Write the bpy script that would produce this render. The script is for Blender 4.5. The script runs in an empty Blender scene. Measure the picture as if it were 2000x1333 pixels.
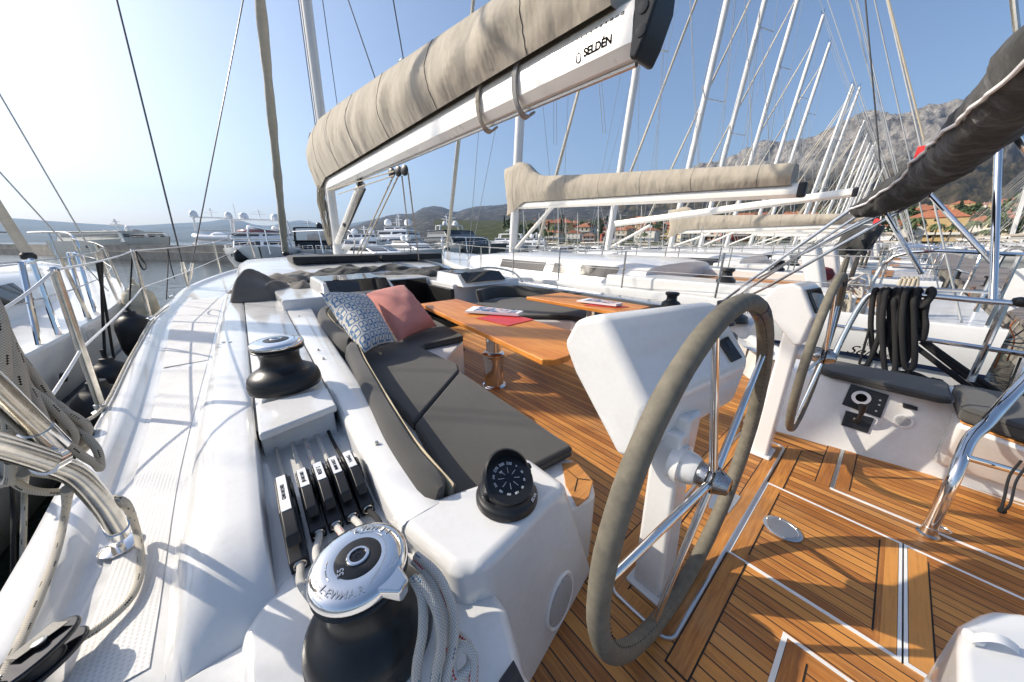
import bpy, math, random
from mathutils import Vector, Matrix, noise
R = math.radians
random.seed(7)
S = bpy.context.scene
COL = S.collection

# ---------------- camera ----------------
H = 1.5
FPX = 611.0; PITCH = math.atan(193.5 / FPX); PSI = R(39.9)
cd = bpy.data.cameras.new('camera'); cam = bpy.data.objects.new('camera', cd); COL.objects.link(cam)
cd.sensor_width = 36; cd.lens = FPX / 2000 * 36; cd.clip_start = 0.02; cd.clip_end = 60000
cam.location = (0, 0, H); cam.rotation_euler = (math.pi / 2 - PITCH, 0, -PSI)
S.camera = cam
S.render.resolution_x = 1024; S.render.resolution_y = 682

# ---------------- sky and sun ----------------
SUN_AZ, SUN_EL = R(-40), R(34)        # azimuth measured from +Y towards +X
w = bpy.data.worlds.new('World'); S.world = w; w.use_nodes = True
nt = w.node_tree; nt.nodes.clear()
sky = nt.nodes.new('ShaderNodeTexSky'); sky.sky_type = 'NISHITA'; sky.sun_disc = False
sky.sun_elevation = SUN_EL; sky.sun_rotation = SUN_AZ
sky.altitude = 0; sky.air_density = 1.0; sky.dust_density = 2.6; sky.ozone_density = 3.0
bg = nt.nodes.new('ShaderNodeBackground'); bg.inputs[1].default_value = 0.145
wo = nt.nodes.new('ShaderNodeOutputWorld')
nt.links.new(sky.outputs[0], bg.inputs[0]); nt.links.new(bg.outputs[0], wo.inputs[0])
sl = bpy.data.lights.new('sun', 'SUN'); sl.energy = 4.9; sl.angle = R(0.5); sl.color = (1.0, 0.90, 0.76)
so = bpy.data.objects.new('sun', sl); COL.objects.link(so)
sv = Vector((math.sin(SUN_AZ) * math.cos(SUN_EL), math.cos(SUN_AZ) * math.cos(SUN_EL), math.sin(SUN_EL)))
so.rotation_euler = sv.to_track_quat('Z', 'Y').to_euler()
S.view_settings.view_transform = 'Standard'; S.view_settings.look = 'None'
S.view_settings.exposure = 0.36; S.view_settings.gamma = 1
S.render.engine = 'CYCLES'

# ---------------- helpers ----------------
def at(u, v, x=None, y=None, z=None):
    """point where the line of sight of photograph pixel (u, v) meets a known plane of the boat"""
    a = (u - 1000) / FPX; b = (v - 666.5) / FPX
    dn = math.sin(PITCH) + b * math.cos(PITCH); fw = math.cos(PITCH) - b * math.sin(PITCH)
    r = (fw * math.sin(PSI) + a * math.cos(PSI), fw * math.cos(PSI) - a * math.sin(PSI), -dn)
    t = x / r[0] if x is not None else y / r[1] if y is not None else (z - H) / r[2]
    return Vector((t * r[0], t * r[1], H + t * r[2]))
V = lambda *a: Vector(a)

def lerp(a, b, t): return a + (b - a) * t
def interp(tab, x):
    if x <= tab[0][0]: return tab[0][1]
    for (x0, y0), (x1, y1) in zip(tab, tab[1:]):
        if x <= x1:
            t = (x - x0) / (x1 - x0); return y0 + (y1 - y0) * t
    return tab[-1][1]
def sinterp(tab, x):                    # smooth (Catmull-Rom) table lookup
    n = len(tab)
    if x <= tab[0][0]: return tab[0][1]
    if x >= tab[-1][0]: return tab[-1][1]
    for i in range(n - 1):
        if x <= tab[i + 1][0]:
            x0, y0 = tab[i]; x1, y1 = tab[i + 1]; t = (x - x0) / (x1 - x0)
            m0 = (y1 - tab[i - 1][1]) / (x1 - tab[i - 1][0]) if i > 0 else (y1 - y0) / (x1 - x0)
            m1 = (tab[i + 2][1] - y0) / (tab[i + 2][0] - x0) if i < n - 2 else (y1 - y0) / (x1 - x0)
            h = x1 - x0; t2 = t * t; t3 = t2 * t
            return (2*t3 - 3*t2 + 1) * y0 + (t3 - 2*t2 + t) * h * m0 + (-2*t3 + 3*t2) * y1 + (t3 - t2) * h * m1
def curve(pts, n=6, closed=False):      # Catmull-Rom through points
    P = [Vector(p) for p in pts]; out = []; m = len(P)
    for i in range(m if closed else m - 1):
        if closed: p0, p1, p2, p3 = P[i-1], P[i], P[(i+1) % m], P[(i+2) % m]
        else: p0, p1, p2, p3 = P[max(i-1, 0)], P[i], P[i+1], P[min(i+2, m-1)]
        for k in range(n):
            t = k / n; t2 = t*t; t3 = t2*t
            out.append(0.5 * ((2*p1) + (p2 - p0)*t + (2*p0 - 5*p1 + 4*p2 - p3)*t2 + (3*p1 - p0 - 3*p2 + p3)*t3))
    if not closed: out.append(P[-1])
    return out

class MB:
    def __init__(s): s.v = []; s.f = []; s.uv = {}; s.fl = set()
    def add(s, vs, fs, uvs=None, flat=False):
        o = len(s.v); s.v += [tuple(v) for v in vs]
        for i, f in enumerate(fs):
            if uvs: s.uv[len(s.f)] = uvs[i]
            if flat: s.fl.add(len(s.f))
            s.f.append(tuple(k + o for k in f))
        return s
    def box(s, x0, x1, y0, y1, z0, z1, rot=None, piv=None):
        vs = [V(x, y, z) for z in (z0, z1) for y in (y0, y1) for x in (x0, x1)]
        if rot is not None:
            c = piv if piv is not None else V((x0+x1)/2, (y0+y1)/2, (z0+z1)/2); m = rot
            vs = [m @ (v - c) + c for v in vs]
        return s.add(vs, [(0,2,3,1),(4,5,7,6),(0,1,5,4),(1,3,7,5),(3,2,6,7),(2,0,4,6)], flat=True)
    def obox(s, c, ax, ay, az):          # centre and three half axes
        c, ax, ay, az = map(Vector, (c, ax, ay, az))
        vs = [c + ax*i + ay*j + az*k for k in (-1,1) for j in (-1,1) for i in (-1,1)]
        return s.add(vs, [(0,2,3,1),(4,5,7,6),(0,1,5,4),(1,3,7,5),(3,2,6,7),(2,0,4,6)], flat=True)
    def tube(s, pts, r, n=8, closed=False, caps=True, sq=1.0, rf=None):
        P = [Vector(p) for p in pts]; m = len(P)
        if m < 2: return s
        T = []
        for i in range(m):
            a = P[i-1] if (i > 0 or closed) else P[i]; b = P[(i+1) % m] if (i < m-1 or closed) else P[i]
            t = (b - a); T.append(t.normalized() if t.length > 1e-9 else V(0,0,1))
        up = V(0,0,1) if abs(T[0].z) < .9 else V(1,0,0)
        nrm = (up - T[0]*up.dot(T[0])).normalized(); vs = []; L = 0; Ls = []
        for i in range(m):
            if i: L += (P[i]-P[i-1]).length
            Ls.append(L)
            nrm = (nrm - T[i]*nrm.dot(T[i])); nrm = nrm.normalized() if nrm.length > 1e-6 else V(1,0,0)
            bi = T[i].cross(nrm); rr = r(i/(m-1)) if callable(r) else r
            for k in range(n):
                a = 2*math.pi*k/n; q = rf(i, a) if rf else 1
                vs.append(P[i] + (nrm*math.cos(a)*sq + bi*math.sin(a))*rr*q)
        fs = []; uv = []; r0 = r(0.5) if callable(r) else r; cs = 2*math.pi*r0
        if closed: Ls.append(L + (P[0]-P[-1]).length)
        for i in range(m if closed else m-1):
            for k in range(n):
                k2 = (k+1) % n; i2 = (i+1) % m
                fs.append((i*n+k, i*n+k2, i2*n+k2, i2*n+k))
                u0, u1 = k/n, (k+1)/n; v0, v1 = Ls[i]/cs, Ls[i+1]/cs
                uv.append(((u0,v0),(u1,v0),(u1,v1),(u0,v1)))
        if caps and not closed:
            fs.append(tuple(range(n-1,-1,-1))); uv.append(((0,0),)*n)
            fs.append(tuple((m-1)*n+k for k in range(n))); uv.append(((0,0),)*n)
        return s.add(vs, fs, uv)
    def lathe(s, c, prof, n=24, axis=None, caps=True):
        c = Vector(c); ax = Vector(axis).normalized() if axis is not None else V(0,0,1)
        q = ax.to_track_quat('Z', 'Y').to_matrix() if abs(ax.z) < .9999 else Matrix.Identity(3) * (1 if ax.z > 0 else -1)
        if ax.z < -.9999: q = Matrix(((1,0,0),(0,-1,0),(0,0,-1)))
        vs = []
        for (r, z) in prof:
            for k in range(n):
                a = 2*math.pi*k/n; vs.append(c + q @ V(r*math.cos(a), r*math.sin(a), z))
        m = len(prof); fs = []
        for i in range(m-1):
            for k in range(n): fs.append((i*n+k, i*n+(k+1) % n, (i+1)*n+(k+1) % n, (i+1)*n+k))
        if caps: fs.append(tuple(range(n-1,-1,-1))); fs.append(tuple((m-1)*n+k for k in range(n)))
        return s.add(vs, fs)
    def grid(s, rows, closed=False, flip=False, uv=False):
        m, n = len(rows), len(rows[0]); vs = [p for r in rows for p in r]; fs = []; uvs = []
        for i in range(m-1):
            for k in range(n if closed else n-1):
                a, b, c, d = i*n+k, i*n+(k+1) % n, (i+1)*n+(k+1) % n, (i+1)*n+k
                fs.append((a,d,c,b) if flip else (a,b,c,d))
                q = ((k/(n-1), i/(m-1)), ((k+1)/(n-1), i/(m-1)), ((k+1)/(n-1), (i+1)/(m-1)), (k/(n-1), (i+1)/(m-1)))
                uvs.append((q[0],q[3],q[2],q[1]) if flip else q)
        return s.add(vs, fs, uvs if uv else None)
    def prism(s, top, bot):              # top and bottom polygons with the same vertex count
        n = len(top); vs = [Vector(p) for p in bot] + [Vector(p) for p in top]
        area = sum(top[i][0]*top[(i+1) % n][1] - top[(i+1) % n][0]*top[i][1] for i in range(n))
        fs = [tuple(range(n-1,-1,-1)), tuple(range(n, 2*n))] + [(k, (k+1) % n, n+(k+1) % n, n+k) for k in range(n)]
        if area < 0: fs = [tuple(reversed(f)) for f in fs]
        return s.add(vs, fs, flat=True)
    def slab(s, poly, z0, z1): return s.prism([V(p[0], p[1], z1) for p in poly], [V(p[0], p[1], z0) for p in poly])
    def plate(s, poly, nrm_off):         # thin extruded planar polygon
        o = Vector(nrm_off); a = [Vector(p) for p in poly]; n = len(a)
        nr = sum(((a[i]-a[0]).cross(a[(i+1) % n]-a[0]) for i in range(n)), V(0,0,0))
        vs = a + [p + o for p in a]
        fs = [tuple(range(n-1,-1,-1)), tuple(range(n, 2*n))] + [(k, (k+1) % n, n+(k+1) % n, n+k) for k in range(n)]
        if nr.dot(o) < 0: fs = [tuple(reversed(f)) for f in fs]
        return s.add(vs, fs, flat=True)

WR = {}
def root_of(o):
    while o.parent: o = o.parent
    return o
def part(name, mb, mat, parent=None, smooth=True, bevel=0, seg=3, sub=0, label=None, kind=None, cat=None, group=None, angle=35):
    off = V(0,0,0)
    if parent is not None:
        r = root_of(parent)
        if WR.get(r.name): off = Vector(WR[r.name])
    elif mb.v:
        xs, ys, zs = zip(*mb.v); off = V((min(xs)+max(xs))/2, (min(ys)+max(ys))/2, min(zs))
    me = bpy.data.meshes.new(name)
    me.from_pydata([(v[0]-off.x, v[1]-off.y, v[2]-off.z) for v in mb.v], [], mb.f); 
    if mb.uv:
        ul = me.uv_layers.new(name='UVMap')
        for p in me.polygons:
            if p.index in mb.uv:
                for li, c in zip(p.loop_indices, mb.uv[p.index]): ul.data[li].uv = c
    me.materials.append(mat)
    o = bpy.data.objects.new(name, me); COL.objects.link(o)
    if parent is not None: o.parent = parent
    else:
        o.location = off; WR[o.name] = tuple(off)
    if smooth:
        me.polygons.foreach_set('use_smooth', [(i not in mb.fl) or bevel > 0 for i in range(len(me.polygons))])
        if not bevel and sub == 0:
            try: me.set_sharp_from_angle(angle=R(angle))
            except Exception: pass
    if bevel:
        b = o.modifiers.new('bevel', 'BEVEL'); b.width = bevel; b.segments = seg; b.limit_method = 'ANGLE'; b.angle_limit = R(28)
        b.harden_normals = True
    if sub:
        q = o.modifiers.new('sub', 'SUBSURF'); q.levels = sub; q.render_levels = sub
    tag(o, label, cat, group, kind)
    return o
def tag(o, label=None, cat=None, group=None, kind=None):
    if label: o['label'] = label
    if cat: o['category'] = cat
    if group: o['group'] = group
    if kind: o['kind'] = kind
    return o
def thing(name, label, cat, loc=(0,0,0), rotz=0, group=None, world=False):
    o = bpy.data.objects.new(name, None); COL.objects.link(o); o.location = loc; o.rotation_euler = (0,0,rotz)
    o.empty_display_size = .2
    if world: WR[o.name] = tuple(loc)
    return tag(o, label, cat, group)
def copy_tree(o, parent=None):
    c = o.copy(); COL.objects.link(c)
    if parent is not None: c.parent = parent
    for ch in list(o.children): copy_tree(ch, c)
    return c
def text_mesh(txt, size, mat, parent, origin, right, up, name='lettering', ext=.001, center=True, shear=0.0, sx=1.0, bold=0.012):
    cu = bpy.data.curves.new('t', 'FONT'); cu.body = txt; cu.size = size; cu.extrude = ext; cu.shear = shear; cu.offset = bold*size
    cu.align_x = 'CENTER' if center else 'LEFT'; cu.align_y = 'CENTER'
    to = bpy.data.objects.new('t', cu); COL.objects.link(to)
    dg = bpy.context.evaluated_depsgraph_get(); me = bpy.data.meshes.new_from_object(to.evaluated_get(dg))
    bpy.data.objects.remove(to); bpy.data.curves.remove(cu)
    r = Vector(right).normalized(); u = Vector(up); u = (u - r*u.dot(r)).normalized(); n = r.cross(u); o = Vector(origin)
    off = Vector(WR.get(root_of(parent).name, (0,0,0)))
    for v in me.vertices: v.co = o - off + r*v.co.x*sx + u*v.co.y + n*(v.co.z + ext)
    me.name = name; me.materials.clear(); me.materials.append(mat)
    ob = bpy.data.objects.new(name, me); COL.objects.link(ob); ob.parent = parent
    return ob

# ---------------- materials ----------------
class NT:
    def __init__(s, name):
        s.m = bpy.data.materials.new(name); s.m.use_nodes = True; s.t = s.m.node_tree
        s.b = s.t.nodes['Principled BSDF']; s.x = None
    def n(s, typ, **k):
        q = s.t.nodes.new('ShaderNode' + typ)
        for a, b in k.items(): setattr(q, a, b)
        return q
    def l(s, a, b): s.t.links.new(a, b)
    def set(s, **k):
        for a, b in k.items():
            i = s.b.inputs[a.replace('_', ' ')]
            i.default_value = b if not (isinstance(b, tuple) and len(b) == 3) else (*b, 1)
    def co(s, kind='Object', scale=(1,1,1), rot=(0,0,0)):
        tc = s.n('TexCoord'); mp = s.n('Mapping'); mp.inputs['Scale'].default_value = scale; mp.inputs['Rotation'].default_value = rot
        s.l(tc.outputs[kind], mp.inputs[0]); return mp.outputs[0]
    def math(s, op, a, b=None, c=None):
        q = s.n('Math', operation=op)
        for i, v in enumerate((a, b, c)):
            if v is None: continue
            if isinstance(v, (int, float)): q.inputs[i].default_value = v
            else: s.l(v, q.inputs[i])
        return q.outputs[0]
    def noise(s, vec, scale, detail=3, rough=.5):
        q = s.n('TexNoise'); q.inputs['Scale'].default_value = scale; q.inputs['Detail'].default_value = detail; q.inputs['Roughness'].default_value = rough
        if vec is not None: s.l(vec, q.inputs['Vector'])
        return q.outputs['Fac']
    def ramp(s, fac, stops):
        q = s.n('ValToRGB'); e = q.color_ramp.elements
        while len(e) < len(stops): e.new(.5)
        for i, (p, c) in enumerate(stops): e[i].position = p; e[i].color = (*c, 1) if len(c) == 3 else c
        s.l(fac, q.inputs[0]); return q.outputs[0]
    def mix(s, fac, a, b, typ='MIX'):
        q = s.n('MixRGB', blend_type=typ)
        for i, v in zip((0,1,2), (fac, a, b)):
            if isinstance(v, (int, float)): q.inputs[i].default_value = v
            elif isinstance(v, tuple): q.inputs[i].default_value = (*v, 1)
            else: s.l(v, q.inputs[i])
        return q.outputs[0]
    def bump(s, h, strength=.3, dist=.01, normal=None):
        q = s.n('Bump'); q.inputs['Strength'].default_value = strength; q.inputs['Distance'].default_value = dist
        s.l(h, q.inputs['Height'])
        if normal is not None: s.l(normal, q.inputs['Normal'])
        s.l(q.outputs[0], s.b.inputs['Normal']); return q.outputs[0]
    def col(s, c): s.l(c, s.b.inputs['Base Color'])

def simple(name, c, rough=.5, metal=0, var=.06, scale=6, bump=0, bscale=40, coat=0, bdist=.004, spec=None):
    t = NT(name); t.set(Base_Color=c, Roughness=rough, Metallic=metal)
    if coat: t.b.inputs['Coat Weight'].default_value = coat; t.b.inputs['Coat Roughness'].default_value = .06
    if spec is not None: t.b.inputs['Specular IOR Level'].default_value = spec
    co = t.co()
    if var:
        f = t.noise(co, scale, 5, .6)
        t.col(t.ramp(f, [(.3, tuple(x*(1-var) for x in c)), (.7, tuple(min(1, x*(1+var)) for x in c))]))
        t.l(t.math('MULTIPLY_ADD', f, .12, rough-.06), t.b.inputs['Roughness'])
    if bump: t.bump(t.noise(co, bscale, 4, .6), bump, bdist)
    return t.m

def gel(name, c=(.80,.80,.79), rough=.16, dirt=.10, streak=.5):
    t = NT(name); t.set(Roughness=rough); co = t.co()
    f = t.noise(co, 1.7, 6, .65); g = t.noise(co, 45, 3, .6)
    f2 = t.math('ADD', t.math('MULTIPLY', f, .8), t.math('MULTIPLY', g, .2))
    t.col(t.ramp(f2, [(.33, tuple(x*(1-dirt)*a for x, a in zip(c, (1,.985,.95)))), (.55, c)]))
    sc = t.noise(t.co(scale=(3,22,14), rot=(.2,.3,.7)), 2.2, 8, .75)            # scuffs and dried salt
    spk = t.noise(co, 130, 2, .5)
    base = t.b.inputs['Base Color'].links[0].from_socket
    c3 = t.mix(t.math('MULTIPLY', t.math('GREATER_THAN', sc, .66), .22*streak*2), base, tuple(x*.72 for x in c))
    c3 = t.mix(t.math('MULTIPLY', t.math('GREATER_THAN', spk, .74), .5*streak), c3, (.25,.22,.18)); t.col(c3)
    t.l(t.math('MULTIPLY_ADD', f, .22, rough-.09), t.b.inputs['Roughness'])
    t.b.inputs['Coat Weight'].default_value = .25; t.b.inputs['Coat Roughness'].default_value = .05
    t.bump(t.noise(co, 3.0, 2, .5), .06, .02)
    return t.m

def teak(name, pitch=.055, along='Y', caulk=True, base=((.35,.130,.028),(.58,.255,.058)), rough=.5, off=0.0):
    t = NT(name); co = t.co(); sp = t.n('SeparateXYZ'); t.l(co, sp.inputs[0])
    x, y = (sp.outputs[0], sp.outputs[1]) if along == 'Y' else (sp.outputs[1], sp.outputs[0])
    k = t.math('ADD', t.math('DIVIDE', x, pitch), 100.0 + off)
    fl = t.math('FLOOR', k); fr = t.math('FRACT', k)
    wn = t.n('TexWhiteNoise', noise_dimensions='1D'); t.l(fl, wn.inputs['W'])
    cb = t.n('CombineXYZ'); t.l(t.math('MULTIPLY', x, 90), cb.inputs[0]); t.l(t.math('MULTIPLY_ADD', y, 5, t.math('MULTIPLY', wn.outputs[0], 40)), cb.inputs[1])
    g = t.noise(cb.outputs[0], 1.0, 6, .62)
    big = t.noise(co, 2.3, 5, .6)
    f = t.math('ADD', t.math('MULTIPLY', g, .55), t.math('ADD', t.math('MULTIPLY', wn.outputs[0], .26), t.math('MULTIPLY', big, .26)))
    a, b = base; c = t.ramp(f, [(.30, tuple(v*.62 for v in a)), (.45, a), (.62, b), (.85, tuple(min(1, v*1.18) for v in b))])
    pt = t.n('MapRange'); pt.inputs['From Min'].default_value = .48; pt.inputs['From Max'].default_value = .72; pt.inputs['To Max'].default_value = .42; t.l(t.noise(t.co(scale=(1.6,.8,1)), 1.9, 7, .72), pt.inputs['Value'])
    c = t.mix(pt.outputs[0], c, tuple(x*1.05 for x in (b[0]*.62, b[1]*.86, b[2]*1.9)))   # weathered, greyer patches
    dk = t.noise(co, 14, 6, .75); c = t.mix(t.math('GREATER_THAN', dk, .70), c, tuple(v*.55 for v in a))
    if caulk:
        msk = t.math('LESS_THAN', fr, .095)
        c = t.mix(msk, c, (.010,.009,.009)); hgt = t.math('SUBTRACT', t.math('MULTIPLY', g, .25), msk)
        t.bump(hgt, .35, .0015)
    else: t.bump(g, .25, .0008)
    t.col(c); t.l(t.math('MULTIPLY_ADD', g, .3, rough-.15), t.b.inputs['Roughness'])
    return t.m

def fabric(name, c, fold=.0, weave=900, rough=.92, var=.10, fscale=2.5, stretch=(1,1,1), fdist=.03):
    t = NT(name); t.set(Roughness=rough); co = t.co(scale=stretch)
    w1 = t.noise(t.co(), weave*.25, 2, .5); f = t.noise(co, fscale, 5, .6)
    s_ = t.math('ADD', t.math('MULTIPLY', w1, .35), t.math('MULTIPLY', f, .65))
    t.col(t.ramp(s_, [(.32, tuple(v*(1-var*1.6) for v in c)), (.66, tuple(v*(1+var*1.6) for v in c))]))
    t.b.inputs['Sheen Weight'].default_value = .15
    h = t.math('MULTIPLY', w1, .02)
    if fold:
        wv = t.noise(co, fscale*1.4, 3, .45); h = t.math('ADD', h, t.math('MULTIPLY', wv, 1.0))
        t.bump(h, fold, fdist)
    else: t.bump(w1, .35, .0012)
    return t.m

def rope_mat(name, c=(.62,.59,.52), fleck=(.02,.02,.02), period=.16, width=.35, amt=1.0, two=None):
    t = NT(name); t.set(Roughness=.85); uvn = t.n('UVMap'); sp = t.n('SeparateXYZ'); t.l(uvn.outputs[0], sp.inputs[0])
    u, v = sp.outputs[0], sp.outputs[1]
    a = t.math('ADD', t.math('MULTIPLY', u, 10), t.math('MULTIPLY', v, 10)); b = t.math('SUBTRACT', t.math('MULTIPLY', u, 10), t.math('MULTIPLY', v, 10))
    sa = t.math('SINE', t.math('MULTIPLY', a, math.pi)); sb = t.math('SINE', t.math('MULTIPLY', b, math.pi))
    h = t.math('MULTIPLY', sa, sb); hh = t.math('ABSOLUTE', h)
    base = t.ramp(hh, [(0.0, tuple(x*.45 for x in c)), (.35, c)])
    if amt:
        fv = t.math('FRACT', t.math('MULTIPLY', v, period*6)); fu = t.math('FRACT', t.math('ADD', t.math('MULTIPLY', u, 3), t.math('MULTIPLY', t.math('FLOOR', t.math('MULTIPLY', v, period*6)), .37)))
        mk = t.math('MULTIPLY', t.math('LESS_THAN', fv, width*.9), t.math('LESS_THAN', fu, .26))
        mk = t.math('MULTIPLY', mk, t.math('GREATER_THAN', h, -.0))
        base = t.mix(t.math('MULTIPLY', mk, amt), base, fleck)
    t.col(base); t.bump(hh, .5, .002); return t.m

M = {}
M['gel'] = gel('gelcoat', (.70,.70,.69), .13, .12); M['gel2'] = gel('gelcoat_far', (.70,.70,.69), .22, .06)
M['gelgrey'] = gel('gelcoat_grey', (.36,.40,.42), .18, .08)
M['gelcream'] = gel('gelcoat_cream', (.62,.58,.48), .35, .15)
M['chrome'] = simple('polished_steel', (.78,.77,.75), .10, 1, .05, 8, .02, 60)
M['chromeold'] = simple('weathered_steel', (.66,.62,.54), .20, 1, .22, 14, .05, 90)
M['alu'] = simple('brushed_aluminium', (.62,.62,.61), .32, .9, .06)
M['mast'] = simple('white_mast_paint', (.74,.73,.70), .3, 0, .05, 2, coat=.15)
M['boom'] = simple('boom_paint', (.84,.81,.74), .28, .15, .04, 1.2, coat=.2)
M['black'] = simple('black_plastic', (.012,.012,.013), .42, 0, .3, 12, .05, 80)
M['blackgloss'] = simple('black_gloss', (.008,.008,.010), .08, 0, .1, 12)
M['winch'] = simple('winch_black', (.022,.022,.022), .34, .3, .25, 9, .04, 120)
M['rubber'] = simple('fender_rubber', (.012,.013,.015), .45, 0, .3, 6, .05, 30)
M['cushion'] = fabric('cushion_fabric', (.058,.056,.052), 0.25, 900, fscale=1.6, fdist=.02)
M['cushdark'] = fabric('dark_cushion_fabric', (.028,.028,.029), 0.2, 900, fdist=.02)
M['piping'] = simple('cream_backing', (.62,.54,.38), .7, 0, .08)
M['canvas'] = fabric('sail_cover_canvas', (.39,.345,.275), .55, 700, fscale=1.7, var=.06, stretch=(1,1.6,.7), fdist=.10)
M['canvasdark'] = fabric('dark_canvas', (.042,.042,.040), .7, 700, fscale=5, var=.16, fdist=.06)
M['canvasmid'] = fabric('sprayhood_canvas', (.115,.105,.095), .45, 700, fscale=5, var=.12, fdist=.03)
M['sailcloth'] = fabric('furled_sail_cloth', (.52,.48,.40), .5, 500, fscale=3, var=.07, stretch=(1,1,2.5), fdist=.03)
M['leather'] = simple('wheel_leather', (.155,.138,.102), .72, 0, .22, 30, .6, 420, bdist=.002)
M['stitch'] = simple('black_thread', (.015,.014,.012), .8, 0, .1)
M['pink'] = fabric('pink_linen', (.52,.20,.165), .35, 700, fscale=6, var=.05, fdist=.02)
M['red'] = simple('red_paper', (.60,.035,.035), .35, 0, .04)
M['paper'] = simple('white_paper', (.80,.80,.80), .45, 0, .04)
M['glass'] = simple('dark_tinted_glass', (.018,.019,.021), .05, 0, .1, 3)
M['glassbrown'] = simple('smoked_glass', (.035,.027,.022), .06, 0, .2, 3)
M['teak'] = teak('teak_planks'); M['teakx'] = teak('teak_margin_across', along='X', caulk=False, pitch=.3)
M['teaky'] = teak('teak_margin_along', along='Y', caulk=False, pitch=.3)
M['teakdeck2'] = teak('teak_planks_far', pitch=.09)
t_ = NT('varnished_table_wood')
M['stripe'] = simple('navy_stripe', (.012,.02,.05), .3, 0, .05)
M['redpaint'] = simple('red_lettering', (.5,.02,.02), .5, 0, .05)
M['ink'] = simple('black_lettering', (.006,.006,.006), .9, 0, .05, spec=.1)
M['white'] = simple('white_plastic', (.78,.77,.74), .35, 0, .05)
M['orange'] = simple('orange_plastic', (.75,.14,.02), .5, 0, .1)
M['concrete'] = simple('weathered_concrete', (.27,.25,.22), .9, 0, .3, .7, .5, 6, bdist=.05)
M['wire'] = simple('rigging_wire', (.10,.10,.10), .35, .6, .1)
M['wirepale'] = simple('pale_rigging', (.50,.50,.48), .4, .3, .1)
M['fendercream'] = simple('cream_fender_cover', (.55,.50,.38), .8, 0, .2, 6)
M['croatred'] = simple('red_cloth', (.6,.03,.03), .8, 0, .08)
M['blue'] = simple('blue_cloth', (.03,.06,.3), .8, 0, .08)
def varnish():
    t = t_; co = t.co(scale=(16, 1.6, 16)); g = t.noise(co, 1.5, 7, .62); c2 = t.noise(t.co(scale=(60,2.2,60)), 3, 4, .6)
    sp = t.n('SeparateXYZ'); t.l(t.co(), sp.inputs[0])
    wn = t.n('TexWhiteNoise', noise_dimensions='1D'); t.l(t.math('FLOOR', t.math('DIVIDE', sp.outputs[0], .085)), wn.inputs['W'])
    f = t.math('ADD', t.math('MULTIPLY', g, .6), t.math('ADD', t.math('MULTIPLY', c2, .25), t.math('MULTIPLY', wn.outputs[0], .16)))
    t.col(t.ramp(f, [(.25, (.30,.085,.015)), (.45, (.56,.19,.032)), (.72, (.74,.32,.07))]))
    t.set(Roughness=.42); t.b.inputs['Coat Weight'].default_value = .15; t.b.inputs['Coat Roughness'].default_value = .2; t.b.inputs['Specular IOR Level'].default_value = .3
    t.bump(c2, .12, .001); return t.m
M['varnish'] = varnish()
def nonslip():
    t = NT('nonslip_gelcoat'); co = t.co(scale=(1,1,1)); sp = t.n('SeparateXYZ'); t.l(co, sp.inputs[0])
    s_ = .018
    a = t.math('SINE', t.math('MULTIPLY', t.math('ADD', sp.outputs[0], sp.outputs[1]), 2*math.pi/s_*.707))
    b = t.math('SINE', t.math('MULTIPLY', t.math('SUBTRACT', sp.outputs[0], sp.outputs[1]), 2*math.pi/s_*.707))
    d = t.math('MULTIPLY', a, b); f = t.noise(t.co(), 3.5, 7, .7)
    c = t.ramp(f, [(.3, (.58,.565,.54)), (.6, (.69,.69,.68))])
    c = t.mix(t.math('GREATER_THAN', d, .35), c, (.56,.555,.545)); t.col(c)
    t.set(Roughness=.55); t.bump(d, .3, .0012); return t.m
M['nonslip'] = nonslip()
def patterned():
    t = NT('blue_lattice_print'); uvn = t.n('UVMap'); sp = t.n('SeparateXYZ'); t.l(uvn.outputs[0], sp.inputs[0])
    u, v = t.math('MULTIPLY', sp.outputs[0], 6.0), t.math('MULTIPLY', sp.outputs[1], 4.4)
    def tri(x): return t.math('ABSOLUTE', t.math('SUBTRACT', t.math('FRACT', x), .5))     # 0 at centre
    v2 = t.math('ADD', v, t.math('MULTIPLY', t.math('FLOOR', u), .5))
    cu, cv = tri(u), tri(v2)
    cu_s = t.math('SUBTRACT', t.math('FRACT', u), .5); cv_s = t.math('SUBTRACT', t.math('FRACT', v2), .5)
    an = t.math('ARCTAN2', cv_s, cu_s)
    r = t.math('SQRT', t.math('ADD', t.math('MULTIPLY', cu_s, cu_s), t.math('MULTIPLY', cv_s, cv_s)))
    pet = t.math('ADD', .22, t.math('MULTIPLY', t.math('COSINE', t.math('MULTIPLY', an, 4)), .13))
    flower = t.math('LESS_THAN', r, pet)
    core = t.math('LESS_THAN', r, t.math('ADD', .06, t.math('MULTIPLY', t.math('COSINE', t.math('MULTIPLY', an, 4)), .05)))
    ring = t.math('LESS_THAN', t.math('ABSOLUTE', t.math('SUBTRACT', r, t.math('ADD', .445, t.math('MULTIPLY', t.math('COSINE', t.math('MULTIPLY', an, 4)), -.055)))), .045)
    m = t.math('MAXIMUM', t.math('SUBTRACT', flower, core), ring)
    t.col(t.mix(m, (.58,.55,.48), (.085,.175,.31))); t.set(Roughness=.9)
    t.bump(t.noise(t.co(), 7, 3, .5), .35, .02); return t.m
M['pattern'] = patterned()
def cover_print():
    t = NT('magazine_cover'); co = t.co(); f = t.noise(co, 14, 3, .6)
    t.col(t.ramp(f, [(.40, (.03,.06,.15)), (.52, (.10,.16,.30)), (.56, (.75,.72,.70)), (.66,(.45,.12,.10))])); t.set(Roughness=.3); return t.m
M['cover'] = cover_print()
M['rope_w'] = rope_mat('white_flecked_rope', (.56,.51,.42), (.012,.012,.012), .13, .34)
M['rope_white'] = rope_mat('white_rope', (.62,.60,.56), (.1,.12,.2), .05, .10, 1)
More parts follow.
